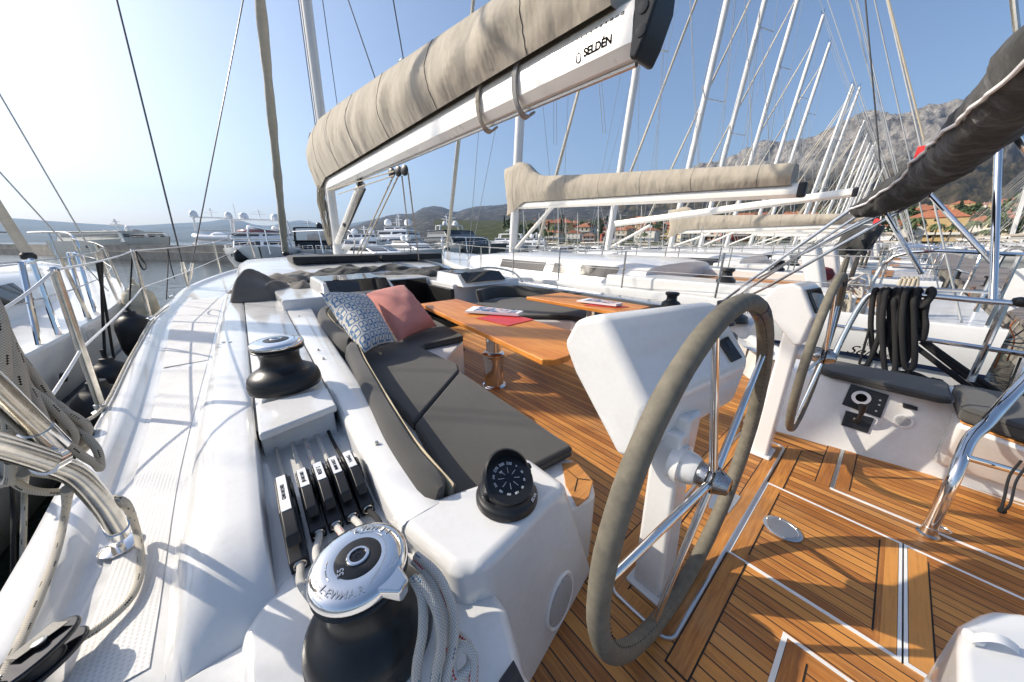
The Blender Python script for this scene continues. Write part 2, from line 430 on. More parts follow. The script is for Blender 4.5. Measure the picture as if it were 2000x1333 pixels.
M['rope_red'] = rope_mat('red_flecked_rope', (.62,.60,.56), (.5,.02,.03), .10, .42)
M['rope_grey'] = rope_mat('grey_flecked_rope', (.47,.46,.43), (.05,.15,.25), .06, .10)
M['rope_black'] = rope_mat('black_rope', (.016,.016,.017), (.3,.3,.3), .1, .1, 0)
M['rope_cream'] = rope_mat('cream_rope', (.55,.49,.38), (.3,.2,.12), .2, .2, .6)
# =====================================================================
# own yacht: hull, deck, cockpit
# =====================================================================
CX = 2.38                                   # centreline of the yacht
ZC, ZD, ZT = .60, .42, .46                  # coaming top, side deck, toe rail
yacht = thing('sailing_yacht', 'large white cruising yacht in the foreground with teak cockpit, two wheels and tan sail cover', 'sailing yacht', (CX, 6, -1.4), world=True)
toe = [(-2.2, -.42, .46), (-.6, -.66, .46), (.6, -.76, .46)]
for u, v, z in [(0,1160,.46), (100,980,.46), (200,805,.46), (294,623,.46), (330,590,.47), (366,560,.49), (431,535,.57), (497,516,.72)]:
    p = at(u, v, z=z); toe.append((p.y, p.x, z))
toe += [(17.0, .95, .82), (18.6, 1.9, .92), (19.2, CX, .98)]
TX = [(a, b) for a, b, c in toe]; TZ = [(a, c) for a, b, c in toe]
def tx(y): return sinterp(TX, y)
def tz(y): return sinterp(TZ, y)
def skew(y): return sinterp([(-2.2,1.45),(.5,1.5),(.9,1.1),(1.3,.55),(3,.2),(6,0)], y)
ys = [-2.2 + 21.4*(i/70) for i in range(71)]
m = MB(); rows = []
for y in ys:                                # hull: toe rail round the bilge to the other toe rail
    x0 = tx(y); z0 = tz(y); hb = CX - x0; row = []
    for t, f, z in [(0,1,z0), (.1,.995,z0-.10), (.3,.975,z0-.45), (.55,.93,z0-1.0), (.8,.82,-1.0), (1,.66,-1.5), (1,.2,-1.9)]:
        row.append(V(CX-hb*f, y, z))
    sk = skew(y); row += [V(2*CX-p.x-sk*min(1,(p.x < CX-.3)), p.y, p.z) for p in reversed(row)]
    rows.append(row)
m.grid(rows); m.add(rows[0], [tuple(range(len(rows[0])-1, -1, -1))])
part('hull', m, M['gel'], yacht)
def deck_foot(y): return sinterp([(-2.2,-.36),(.9,-.36),(2,-.40),(4,-.40),(7,-.40),(9,-.37),(11,-.2),(13,.35),(15,1.3),(17,2.2)], y)
def deck_rows(sd):
    rows = []
    for y in ys:
        if y > 17.5: continue
        x0 = tx(y); z0 = tz(y); zd = z0-.04; xf = max(deck_foot(y), x0+.3)
        row = [V(x0,y,z0), V(x0+.03,y,z0+.02), V(x0+.10,y,z0+.022), V(x0+.125,y,z0+.01), V(x0+.15,y,zd+.005), V(x0+.19,y,zd-.004), V(x0+.23,y,zd), V(lerp(x0+.23,xf,.5),y,zd+.004), V(xf,y,zd+.004)]
        for k in range(1, 6): row.append(V(lerp(xf, CX, k/5), y, zd+.004 if y > 6 else zd - (.6 if y < 0.9 else .05)))
        if sd < 0: row = [V(2*CX-p.x-skew(y), p.y, p.z) if i_ < 8 else V(max(2*CX-p.x-skew(y), 3.70), p.y, p.z) for i_, p in enumerate(row)]
        rows.append(row)
    return rows
m = MB()
for sd in (1, -1):
    rr = deck_rows(sd)
    # side deck strip and foredeck
    m.grid([r[:9] for r in rr], flip=(sd < 0)); m.grid([r[8:] for r in rr if r[0].y > 6], flip=(sd < 0))
part('side_deck', m, M['gel'], yacht, angle=60)
# after deck behind the camera / under the port quarter
def npanel(y0, y1, n, inset=.22):
    m = MB(); rows = []
    for i in range(n+1):
        y = lerp(y0, y1, i/n); a = tx(y)+inset; b = deck_foot(y)-.035; z = tz(y)-.04+.0075
        rows.append([V(a,y,z), V(lerp(a,b,.5),y,z+.001), V(b,y,z)])
    m.grid(rows); part('nonslip_panel', m, M['nonslip'], yacht)
npanel(1.02, 3.9, 14); npanel(4.0, 8.5, 10); npanel(-1.4, .95, 8)
# deck seams around the end of the coaming
m = MB(); m.slab([(-.36,.93),(.2,.93),(.2,-2.1),(-.36,-2.1)], .30, .424); part('quarter_deck', m, M['gel'], yacht, bevel=.01)
m = MB(); m.slab([(-.30,.62),(-.19,.62),(-.19,.1),(-.30,.1)], .40, .4275); part('nonslip_panel', m, M['nonslip'], yacht)

# ---- port coaming: outer box, flush hatch cover, inner coaming ----
GL = -.112
def gr(y): return sinterp([(1.2,.235),(2.4,.27),(5,.33),(7.6,.40)], y)
def ci(y): return sinterp([(.4,.40),(.92,.40),(2.5,.47),(4,.55),(5.3,.64)], y)
m = MB(); rows = []
for y, k in [(.93,0),(.97,.35),(1.03,.68),(1.12,.9),(1.25,1)] + [(1.25 + 7.75*i/20, 1) for i in range(1, 21)]:
    f = -.355 if y < 1.2 else deck_foot(y)+.003
    zt = lerp(.415, ZC, k); xt = GL-.004
    sec = []
    for a, b in [(0,0),(.03,.30),(.10,.62),(.22,.86),(.40,.97),(.62,1),(.82,1.0),(.97,.995),(1.0,.95),(1.0,-.3)]:
        sec.append(V(lerp(f, xt, a) - (.03 if a == 0 else 0), y, (.405 if a == 0 else .415 + (zt-.415)*b)))
    rows.append(sec)
m.grid(rows); m.add(rows[0], [tuple(range(9,-1,-1))])
part('coaming', m, M['gel'], yacht, angle=70, label='rounded outer coaming along the port side deck')
m = MB(); rows = []
for i in range(26):
    y = lerp(1.98, 8.4, i/25); rows.append([V(GL+.007,y,.50), V(GL+.009,y,ZC-.004), V(GL+.016,y,ZC), V(gr(y)-.016,y,ZC), V(gr(y)-.009,y,ZC-.004), V(gr(y)-.007,y,.50)])
m.grid(rows); m.add(rows[0], [(5,4,3,2,1,0)])
part('locker_cover', m, M['gel'], yacht)
m = MB(); m.box(GL-.02, .44, 1.9, 8.9, .52, .575); part('seam', m, M['black'], yacht)
m = MB(); m.grid([[V(.0,y,ZC+.003), V(gr(y)-.07,y,ZC+.003)] for y in (2.75, 3.0, 3.3, 3.6)]); part('nonslip_panel', m, M['nonslip'], yacht)
m = MB(); rows = []
for i in range(30):
    y = lerp(.86, 5.6, i/29); a = gr(y); b = ci(y); zt = ZC
    rows.append([V(a-.004,y,.40), V(a-.002,y,zt-.03), V(a+.004,y,zt-.01), V(a+.018,y,zt), V(lerp(a,b,.6),y,zt+.002), V(b-.02,y,zt), V(b-.004,y,zt-.01), V(b,y,zt-.03), V(b,y,-.02)])
m.grid(rows); m.add(rows[0], [tuple(range(8,-1,-1))])
part('coaming', m, M['gel'], yacht, angle=60, label='inner coaming beside the port settee')
# recessed line channel between them
m = MB(); m.box(GL-.01, .30, .45, 2.0, .40, .478); part('line_channel', m, M['gel'], yacht, bevel=.004)
# raised pad carrying the forward winch
p = [at(503,794,z=.655), at(509,848,z=.655), at(657,791,z=.655), at(632,753,z=.655)]
pad = [V(-.098, 2.06, 0), V(-.098, p[1].y, 0), V(p[2].x, p[2].y, 0), V(p[3].x+.01, 2.06, 0)]
m = MB(); m.slab(pad, .612, .655); part('winch_pad', m, M['gel'], yacht, bevel=.012)
m = MB(); m.slab([(GL+.01,1.99),(GL+.01,1.80),(.225,1.80),(.225,1.99)], .46, .611); part('pad_support', m, M['gel'], yacht, bevel=.008)

# ---- compass pod and winch pod (aft end of the port coaming) ----
cp = [at(u,v,z=ZC) for u,v in [(755,1000),(868,964),(940,940),(1026,888),(1108,946),(940,1112),(884,1112)]]
top = [cp[0], cp[1], cp[2], cp[3], cp[4], cp[5], cp[6]]
bot = [V(.28,1.0,-.02), V(.42,.97,-.02), V(.60,.94,-.02), V(.99,.90,-.02), V(1.02,.60,-.02), V(.44,.475,-.02), V(.28,.50,-.02)]
m = MB(); m.prism(top, bot); part('compass_pod', m, M['gel'], yacht, bevel=.035, seg=6)
# seat end with teak step beside the pod
m = MB(); m.slab([(.62,.97),(.62,.80),(.86,.66),(1.04,.64),(1.12,.72),(1.15,.86),(1.10,.97)], -.02, .3985)
part('seat_end', m, M['gel'], yacht, bevel=.03, seg=5)
tp = [at(u,v,z=.405) for u,v in [(1098,905),(1125,902),(1158,940),(1150,970),(1128,988),(1105,948)]]
m = MB(); m.prism([q for q in tp], [q-V(0,0,.01) for q in tp]); ts = part('teak_step', m, M['teakx'], yacht, bevel=.002)
m = MB(); a, b, c, d, e = at(1108,918,z=.4065), at(1128,935,z=.4065), at(1152,938,z=.4065), at(1122,960,z=.4065), at(1103,948,z=.4065)
for q in ((a,b),(b,c),(b,d)): m.tube([q[0],q[1]], .0022, 4)
part('caulking', m, M['stitch'], ts)
wt = [at(u,v,z=.48) for u,v in [(523,1118),(560,1050)]]
top = [V(-.20,.92,.48), V(-.11,1.03,.48), V(.30,1.03,.48), V(.40,.62,.48), V(.40,.50,.48), V(.34,.36,.48), V(.36,.02,.48), V(.36,-.8,.48), V(-.20,-.8,.48)]
bot = [V(-.215,.90,.40), V(-.13,1.03,.40), V(.40,1.03,.0), V(.46,.62,-.02), V(.46,.50,-.02), V(.46,.40,-.02), V(.50,.02,-.02), V(.50,-.8,-.02), V(-.215,-.8,.40)]
m = MB(); m.prism(top, bot); part('winch_pod', m, M['gel'], yacht, bevel=.03, seg=5)
# dark hatch window in the aft face of the pod (bottom edge of the view)
q = [at(u,v,z=.483) for u,v in [(1003,1290),(1030,1345),(1040,1400),(945,1400),(975,1330)]]
m = MB(); m.prism([a+V(0,0,.004) for a in q], q); part('locker_window', m, M['glassbrown'], yacht, bevel=.002)
# recess panel moulding around it

# loudspeaker in the aft face of the compass pod
ctr = at(1095,1170,y=.54); nrm = (Vector(bot[3])-Vector(bot[4])); 
c0, c1 = V(.44,.475,-.02), V(1.02,.60,-.02); c2, c3 = cp[5], cp[4]
al = (c1-c0).normalized(); n_ = al.cross((c3-c1)).normalized(); n_ = n_ if n_.y < 0 else -n_
ax = n_
den = n_.dot(at(1094,1172,y=1)-V(0,0,H)); dirv = (at(1094,1172,y=1)-V(0,0,H)); tt = n_.dot(c0-V(0,0,H))/den; sc = V(0,0,H)+dirv*tt
m = MB(); m.lathe(sc-ax*.004, [(.106,0),(.106,.006),(.100,.012),(.092,.010),(.088,.006)], 48, ax); spk = part('loudspeaker', m, M['white'], yacht)
M['grille'] = None
def grille():
    t = NT('speaker_grille'); sp = t.n('SeparateXYZ'); t.l(t.co(), sp.inputs[0]); k = 2*math.pi/.006
    a = t.math('MULTIPLY', t.math('SINE', t.math('MULTIPLY', sp.outputs[0], k)), t.math('SINE', t.math('MULTIPLY', sp.outputs[2], k)))
    t.col(t.mix(t.math('GREATER_THAN', t.math('ABSOLUTE', a), .42), (.62,.62,.62), (.12,.12,.12))); t.set(Roughness=.5); return t.m
M['grille'] = grille()
m = MB(); m.lathe(sc+ax*.004, [(.088,0),(.086,.004),(.06,.007),(.02,.008)], 48, ax); part('speaker_grille', m, M['grille'], spk)

# ---- cockpit sole: teak sheets, borders, hatches ----
m = MB(); m.box(.3, 4.6, -3.0, 5.0, -.06, -.0015); part('sole_base', m, M['teak'], yacht)
def plank_panel(poly, z, mat='teak', name='teak_panel', th=.004, bev=0):
    m = MB(); m.slab(poly, z-th, z); return part(name, m, M[mat], yacht, smooth=False)
SOLE = plank_panel([(.40,-3),(4.3,-3),(4.3,4.9),(.40,4.9)], .002, 'teak', 'cockpit_sole')
def rect(x0,x1,y0,y1): return [(x0,y0),(x1,y0),(x1,y1),(x0,y1)]
def hatch(x0, x1, y0, y1, nm='sole_hatch', aft=True, fwd=True, rim='white'):
    """hatch lid let into the sole: pale rim, gutter, planked lid, margin boards with black seams"""
    m = MB(); g = .016
    o_, i_ = [(x0-g,y0-g),(x1+g,y0-g),(x1+g,y1+g),(x0-g,y1+g)], [(x0,y0),(x1,y0),(x1,y1),(x0,y1)]
    vs_ = [V(*p,z) for z in (.001,.0065) for p in o_+i_]
    m.add(vs_, [f for k in range(4) for l in [(k+1) % 4] for f in ((8+k,8+l,12+l,12+k),(k,l,8+l,8+k),(4+l,4+k,12+k,12+l))], flat=True)
    h = part(nm, m, M['white'], yacht, smooth=False)
    m = MB(); m.slab(rect(x0,x1,y0,y1), .001, .005); part('hatch_lid', m, M['teak'], h, smooth=False)
    m = MB(); b = .062; k = .006
    for rc_, z_, nm_, mt_ in ((rect(x0,x1,y1-b-k,y1),.0062,'seam','stitch'), (rect(x0,x1,y0,y0+b+k),.0062,'seam','stitch'), (rect(x0+.002,x1-.002,y1-b,y1-.002),.0078,'margin_board','teakx'), (rect(x0+.002,x1-.002,y0+.002,y0+b),.0078,'margin_board','teakx'), (rect(x0+.002,x0+.046,y0+b,y1-b),.0074,'margin_board','teaky'), (rect(x1-.046,x1-.002,y0+b,y1-b),.0074,'margin_board','teaky')):
        m = MB(); m.slab(rc_, .004, z_); part(nm_, m, M[mt_], h, smooth=False)
    return h
h1 = hatch(1.612, 2.335, -.345, .202)
h2 = hatch(1.612, 2.335, -1.20, -.372)
h3 = hatch(.62, 1.365, -1.2, -.066)
h4 = hatch(2.60, 3.27, -.95, -.075)
# loose helm platform with rounded steel rim
def rrect(x0,x1,y0,y1,r,n=6):
    out = []
    for cx_, cy_, a0 in ((x1-r,y1-r,0),(x0+r,y1-r,90),(x0+r,y0+r,180),(x1-r,y0+r,270)):
        for i in range(n+1): a = R(a0+90*i/n); out.append((cx_+r*math.cos(a), cy_+r*math.sin(a)))
    return out
rim = rrect(.985, 2.895, .222, .500, .05)
m = MB(); m.slab(rim, .001, .0065); pl = part('helm_platform', m, M['teak'], yacht, smooth=False)
m = MB(); m.tube([V(x,y,.010) for x,y in rim], .0085, 8, closed=True); part('rim', m, M['alu'], pl)
for rc_, z_, nm_, mt_ in ((rect(1.03,2.86,.228,.290),.0095,'margin_board','teakx'), (rect(1.03,2.86,.44,.495),.0095,'margin_board','teakx'), (rect(.99,1.045,.235,.487),.0088,'margin_board','teakx'), (rect(1.03,2.86,.290,.296),.0085,'seam','stitch'), (rect(1.03,2.86,.434,.44),.0085,'seam','stitch')):
    m = MB(); m.slab(rc_, .004, z_); part(nm_, m, M[mt_], pl, smooth=False)
# boards round the platform and along the port side
for i, (r_, mt) in enumerate([(rect(.93,2.95,.135,.208),'teakx'), (rect(.93,2.95,.512,.58),'teakx'), (rect(3.0,3.06,-.06,.5),'teaky'), (rect(.52,.575,-2,.42),'teaky'), (rect(1.40,1.60,.135,.2),'teakx')]):
    m = MB(); x0,y0 = r_[0]; x1,y1 = r_[2]; m.slab(rect(x0-.006,x1+.006,y0-.006,y1+.006), .001, .0042+.0002*i); s_ = part('seam', m, M['stitch'], yacht, smooth=False)
    m = MB(); m.slab(r_, .003, .0058+.0002*i); part('margin_board', m, M[mt], yacht, smooth=False)
m = MB(); m.box(2.60, 3.27, -.072, -.056, .001, .0085); part('sole_gutter', m, M['alu'], yacht, smooth=False)
m = MB(); m.box(2.60, 3.27, -.052, .01, .003, .0072); part('margin_board', m, M['teakx'], yacht, smooth=False)
m = MB(); m.box(2.60, 3.27, .010, .016, .003, .0066); part('seam', m, M['stitch'], yacht, smooth=False)
# oval ring pull, drain, plate
c = at(1528,1033,z=.008)
m = MB(); m.lathe(c, [(.085,0),(.085,.004),(.080,.007),(.066,.007),(.064,.005),(.02,.0055)], 40)
m.v = [(c.x+(x-c.x)*.95, y, z) for x,y,z in m.v]; hp = part('hatch_plate', m, M['alu'], h1)
m = MB()
for k in range(6):
    a = math.pi*k/3+.3; m.lathe(c+V(.072*.95*math.cos(a), .072*math.sin(a), .006), [(.005,0),(.005,.003),(.002,.004)], 8)
part('screw', m, M['chromeold'], hp)
c = at(1840,1035,z=.003); m = MB(); m.lathe(c, [(.035,0),(.035,.004),(.026,.005),(.024,.002)], 24); m.lathe(c, [(.012,.0),(.012,.004),(.004,.005)], 12); part('deck_fitting', m, M['alu'], yacht)
q = [at(u,v,z=.012) for u,v in [(1385,968),(1425,960),(1448,970),(1424,1002),(1384,992)]]
m = MB(); m.prism(q, [a-V(0,0,.003) for a in q]); part('deck_plate', m, M['alu'], yacht, bevel=.0008)

# ---- port settee ----
zs = .40
st = [(.45,5.3),(.42,.86),(1.12,.90),(1.16,1.0),(1.30,2.3),(1.34,2.62),(1.80,3.04),(1.84,3.5),(1.84,5.3)]
m = MB(); m.slab(st, -.02, zs); part('settee_base', m, M['gel'], yacht, bevel=.02)
# emergency pump / handle socket in the settee front
c = at(895,695,x=1.80); m = MB(); m.box(c.x-.02,c.x+.008,c.y-.01,c.y+.10,c.z-.06,c.z+.05); hs = part('handle_socket', m, M['gel'], yacht, bevel=.006)
m = MB(); m.tube([at(880,700,x=1.82), at(893,690,x=1.84), at(905,683,x=1.86)], lambda t: .030-.008*t, 10); part('handle', m, M['black'], hs)

# ---- forward end of the cockpit: bulkhead, companionway, consoles ----
YB = 5.25
m = MB(); m.slab([(.30,YB),(1.93,YB),(1.93,8.3),(.30,8.3)], -.02, .74); part('bulkhead', m, M['gel'], yacht, bevel=.03)
m = MB(); m.slab([(2.95,YB),(4.6,YB),(4.6,8.3),(2.95,8.3)], -.02, .74); part('bulkhead', m, M['gel'], yacht, bevel=.03)
m = MB(); m.slab([(1.9,6.3),(3.0,6.3),(3.0,8.3),(1.9,8.3)], -.02, .80); part('bulkhead', m, M['gel'], yacht, bevel=.02)
m = MB(); m.box(2.0, 2.9, 6.27, 6.31, .05, .78); part('companionway', m, M['blackgloss'], yacht, bevel=.01)
for x_ in (1.94, 2.86): m = MB(); m.box(x_, x_+.08, 5.2, 6.28, 0, .66); part('door_frame', m, M['black'], yacht, bevel=.01)
# coachroof forward
m = MB(); rows = []
for i in range(30):
    y = lerp(8.0, 15.8, i/29); k = min(1, (y-8.0)/.7); nose = max(0, (y-12.6)/2.6)
    hw = lerp(CX-(-.25), 1.0, nose**1.6); zr = lerp(.84, 1.02, min(1,(y-8.0)/2.5)) - .30*nose**1.5 - (1-k)*.10
    zb = tz(y)-.04; sec = []
    for a, b in [(-1,0),(-.975,.35),(-.94,.7),(-.86,.93),(-.7,1.0),(-.4,1.04),(0,1.06),(.4,1.04),(.7,1.0),(.86,.93),(.94,.7),(.975,.35),(1,0)]:
        sec.append(V(CX+a*hw, y, lerp(zb, zr, b)))
    rows.append(sec)
m.grid(rows); m.add(rows[0], [tuple(range(12,-1,-1))]); m.add(rows[-1], [tuple(range(13))])
roof = part('coachroof', m, M['gel'], yacht, angle=60)
# raised hatch consoles each side of the companionway
def console(x0, x1, y0, y1, z, nm='skylight'):
    m = MB(); m.prism([V(x0+.05,y0+.30,z+.15), V(x1-.05,y0+.30,z+.15), V(x1-.05,y1,z+.17), V(x0+.05,y1,z+.17)], [V(x0,y0,z-.06), V(x1,y0,z-.06), V(x1,y1,z-.06), V(x0,y1,z-.06)])
    c_ = part(nm, m, M['gel'], yacht, bevel=.02)
    n = V(0,-.21,.30).normalized()                                 # sloped aft pane
    a, b = V(x0+.10,y0+.055,z+.015), V(x1-.10,y0+.055,z+.015); s_ = V(0,.30,.155-.015+.0)
    f = V(0,.30,.21); m = MB(); m.plate([a, b, b+f*.72, a+f*.72], n*.012); part('pane', m, M['glass'], c_)
    m = MB(); m.box(x0+.10,x1-.10,y0+.36,y1-.08,z+.155,z+.172); part('pane', m, M['glassbrown'], c_, bevel=.004)
    m = MB()
    for x in (x0+.25, x1-.25): m.box(x-.04,x+.04,y0+.31,y0+.35,z+.15,z+.185)
    part('hinge', m, M['black'], c_, bevel=.004)
    return c_
console(.80, 1.90, 5.2, 6.5, .755); console(3.02, 4.15, 5.0, 6.1, .755)

# ---- forward sun pads ----
for nm, (x0, x1), lab in (('sun_pad', (.93, 2.95), 'long dark grey sun pad on the coachroof in front of the companionway, port one'), ('sun_pad', (3.02, 4.9), 'long dark grey sun pad on the coachroof, starboard one beside the white neighbouring deck')):
    m = MB(); m.box(x0, x1, 9.3, 10.5, .99, 1.16); part(nm, m, M['cushdark'], bevel=.04, seg=4, label=lab, cat='cushion', group='dark pads on the coachroof')

# ---- starboard coaming and helm seat unit ----
m = MB(); rows = []
for i in range(20):
    y = lerp(.9, 6.2, i/19); a = 4.36; b = 2*CX+.40
    rows.append([V(a,y,-.02), V(a,y,.55), V(a+.02,y,.585), V(a+.05,y,ZC), V(lerp(a,b,.5),y,ZC+.004), V(b-.08,y,ZC-.01), V(b-.03,y,.52), V(b,y,.40)])
m.grid(rows); m.add(rows[0], [tuple(range(7,-1,-1))]); part('coaming', m, M['gel'], yacht, angle=60, label='starboard coaming')
st2 = [(4.4,5.3),(3.2,5.3),(3.08,5.0),(3.06,3.4),(3.55,2.9),(3.62,1.3),(4.4,1.3)]
m = MB(); m.slab(st2, -.02, .38); part('settee_base', m, M['gel'], yacht, bevel=.03)
# helm seat unit on the starboard quarter
f0, f1 = at(1479,832,z=0), at(2000,983,z=0)
f2 = f1 + (f1-f0)*1.2
tp0, tp1 = at(1630,720,z=.50), at(1838,792,z=.50)
sd = [at(u,v,z=.50) for u,v in [(1600,738),(1630,735),(1838,800)]]
top = [V(3.30,.40,.50), V(3.31,.16,.50), V(3.31+.12*.94,.16-.65*.94,.50), V(3.52,-1.6,.50), V(3.74,-1.6,.50), V(3.74,.40,.50)]
bot = [V(3.06,.55,-.02), V(3.12,.30,-.02), V(3.24,-.35,-.02), V(3.44,-1.6,-.02), V(3.80,-1.6,-.02), V(3.80,.6,-.02)]
m = MB(); m.prism(top, bot); unit = part('helm_seat_unit', m, M['gel'], yacht, bevel=.03, seg=5)
FN = (V(3.24,-.35,-.02)-V(3.12,.30,-.02)).cross(V(3.31,.16,.50)-V(3.12,.30,-.02)).normalized()
if FN.x > 0: FN = -FN
def onface(u, v, off=0):
    off += .003
    d = at(u, v, x=1)-V(0,0,H); t = FN.dot(V(3.12,.30,-.02)-V(0,0,H))/FN.dot(d); return V(0,0,H)+d*t+FN*off
q = [onface(u,v) for u,v in [(1662,750),(1736,772),(1719,817),(1644,790)]]
m = MB(); m.plate(q, FN*.008); ep = part('engine_panel', m, M['black'], unit, bevel=.0025)
c = onface(1681,777,.008); m = MB(); m.lathe(c, [(.050,0),(.050,.004),(.045,.0045)], 32, FN); part('tachometer', m, M['paper'], ep)
m = MB(); m.lathe(c, [(.030,.005),(.030,.0062),(.01,.0062)], 24, FN); m.tube([c+FN*.008, c+FN*.008+V(0,.012,.03)], .0012, 4); part('gauge_centre', m, M['ink'], ep)
m = MB()
for u, v in [(1718,782),(1716,791),(1710,803)]: m.lathe(onface(u,v,.008), [(.006,0),(.006,.004),(.003,.005)], 12, FN)
part('push_button', m, M['alu'], ep)
q = [onface(u,v) for u,v in [(1652,802),(1707,817),(1694,846),(1642,830)]]
m = MB(); m.plate(q, FN*.010); th = part('throttle', m, M['black'], unit, bevel=.003)
a0 = onface(1671,820,.01); m = MB(); m.lathe(a0, [(.026,0),(.024,.02),(.018,.028)], 20, FN)
m.tube(curve([a0+FN*.02, a0+FN*.055+V(0,0,.03), a0+FN*.065+V(0,0,.08), a0+FN*.062+V(0,.004,.13)], 4), lambda t: .012+.016*max(0,t-.45)*1.4, 12); part('lever', m, M['black'], th, angle=60)
m = MB(); m.lathe(onface(1668,824,.016), [(.006,0),(.006,.004)], 12, FN); part('stop_button', m, M['redpaint'], th)
m = MB(); m.lathe(onface(1764,823), [(.048,0),(.048,.005),(.040,.007),(.038,.004),(.01,.004)], 36, FN); sp2 = part('loudspeaker', m, M['white'], unit)
m = MB(); c = onface(1764,823,.005); e1 = V(-FN.y,FN.x,0).normalized(); e2 = FN.cross(e1)
for k in range(-4,5):
    w_ = math.sqrt(max(0,.034**2-(k*.0075)**2)); m.tube([c-e1*w_+e2*k*.0075, c+e1*w_+e2*k*.0075], .0014, 4)
part('speaker_slot', m, M['ink'], sp2)
q = [onface(u,v) for u,v in [(1763,787),(1792,795),(1791,803),(1762,796)]]
m = MB(); m.plate(q, FN*.008); part('lamp_fitting', m, M['black'], unit, bevel=.003)
text_mesh('MAX RPM 2300', .019, M['redpaint'], unit, onface(1691,752,.002), V(.12,-.65,0), V(.19,.0,.52), 'lettering', .0006)
M['tk'] = M['teakx']
m = MB(); m.prism([V(3.62,-.46,.455),V(3.14,-.46,.455),V(2.99,-.66,.455),V(3.02,-1.7,.455),V(3.62,-1.7,.455)],[V(3.62,-.46,.10),V(3.25,-.46,.10),V(3.24,-.72,.10),V(3.30,-1.7,.10),V(3.62,-1.7,.10)]); part('seat_base', m, M['gel'], unit, bevel=.035, seg=5)
m = MB(); m.slab([(3.60,-.47),(3.14,-.47),(3.01,-.67),(3.03,-1.7),(3.60,-1.7)], .457, .468); part('seat_edge', m, M['teaky'], unit, bevel=.003)
# starboard quarter deck and after part
m = MB(); m.box(.3, 3.8, -3.2, -2.4, -.5, .40); part('transom_seat', m, M['gel'], yacht, bevel=.03)
# label text on the helm leg etc. comes with the helms
# ---- helm pods, pedestals and wheels ----
def wheel(cx_, cy_, cz_, r, rt, hubtilt=0):
    c = V(cx_, cy_, cz_)
    ring = [c + V(r*math.cos(a), 0, r*math.sin(a)) for a in [2*math.pi*i/72 for i in range(72)]]
    m = MB(); m.tube(ring, rt, 16, closed=True, rf=lambda i, a: 1+.015*math.sin(i*1.7)); w_ = part('steering_wheel', m, M['leather'], yacht)
    m = MB()                                                # stitched seam on the inner side
    for i in range(150):
        a = 2*math.pi*i/150; k = rt*1.0; b = .45
        p = c + V((r-k*math.cos(b))*math.cos(a), -k*math.sin(b), (r-k*math.cos(b))*math.sin(a)); t = V(-math.sin(a),0,math.cos(a)); n = V(math.cos(a),0,math.sin(a))
        m.tube([p-n*.006-t*.003-V(0,.002,0), p+n*.006+t*.003-V(0,.0,0)], .0011, 4)
    part('stitching', m, M['stitch'], w_)
    m = MB(); seg = [c + V(r*math.cos(a), 0, r*math.sin(a)) for a in [R(62+i*1.3) for i in range(7)]]
    m.tube(seg, rt*1.05, 16); part('king_spoke_mark', m, M['stripe'], w_)
    for k in range(5):
        a = R(107+72*k); n = V(math.cos(a),0,math.sin(a)); m = MB()
        m.tube([c+n*.03+V(0,-.035,0), c+n*(r-rt*.7)], lambda t: (.0145-.004*t)*r/.65, 12); part('spoke', m, M['chrome'], w_)
    m = MB(); m.lathe(c+V(0,.025,0), [(.034,-.01),(.044,.0),(.046,.03),(.046,.045),(.050,.047),(.050,.055),(.046,.057),(.046,.062),(.050,.064),(.050,.072),(.046,.074),(.045,.082),(.030,.115),(.012,.118)], 32, V(0,-1,0))
    hb_ = part('hub', m, M['chrome'], w_, angle=50)
    m = MB()
    for d in (.050,.068): m.lathe(c+V(0,.025,0), [(.0505,d-.0035),(.0512,d),(.0505,d+.0035)], 32, V(0,-1,0), caps=False)
    part('rubber_ring', m, M['black'], hb_)
    return w_
wheel(1.17, .285, .668, .648, .030)
wheel(2.74, .195, .800, .505, .021)

def pod_mesh(secA, xa, secB, xb, name='helm_pod', bev=.035):
    m = MB(); n = len(secA)
    A_ = [V(xa, y, z) for y, z in secA]; B_ = [V(xb, y, z) for y, z in secB]
    m.add(A_ + B_, [tuple(range(n)), tuple(range(2*n-1, n-1, -1))] + [(k, n+k, n+(k+1) % n, (k+1) % n) for k in range(n)])
    return part(name, m, M['gel'], yacht, bevel=bev, seg=6)
sa = [(.47,.70),(.45,.93),(.62,1.17),(.67,1.243),(.80,1.20),(.86,1.08),(.79,.96),(.54,.67)]
sb = [(.31,.84),(.29,1.04),(.426,1.232),(.475,1.262),(.56,1.22),(.61,1.10),(.56,.98),(.40,.80)]
p1 = pod_mesh(sa, 1.0, sb, 1.53)
def on_pod(u, v, off=0):
    a, b, c = V(1.0,.45,.93), V(1.53,.29,1.04), V(1.0,.62,1.17); n = (b-a).cross(c-a).normalized()
    if n.z < 0: n = -n
    d = at(u, v, x=1)-V(0,0,H); return V(0,0,H)+d*(n.dot(a-V(0,0,H))/n.dot(d))+n*off, n
q = [on_pod(u,v)[0] for u,v in [(1400,668),(1418,658),(1446,700),(1427,709)]]; n_ = on_pod(1420,680)[1]
m = MB(); m.plate(q, n_*.012); dsp = part('autopilot_display', m, M['black'], p1, bevel=.004)
q = [on_pod(u,v,.012)[0] for u,v in [(1412,669),(1420,665),(1430,680),(1421,684)]]
m = MB(); m.plate(q, n_*.0015); part('screen', m, M['glass'], dsp)
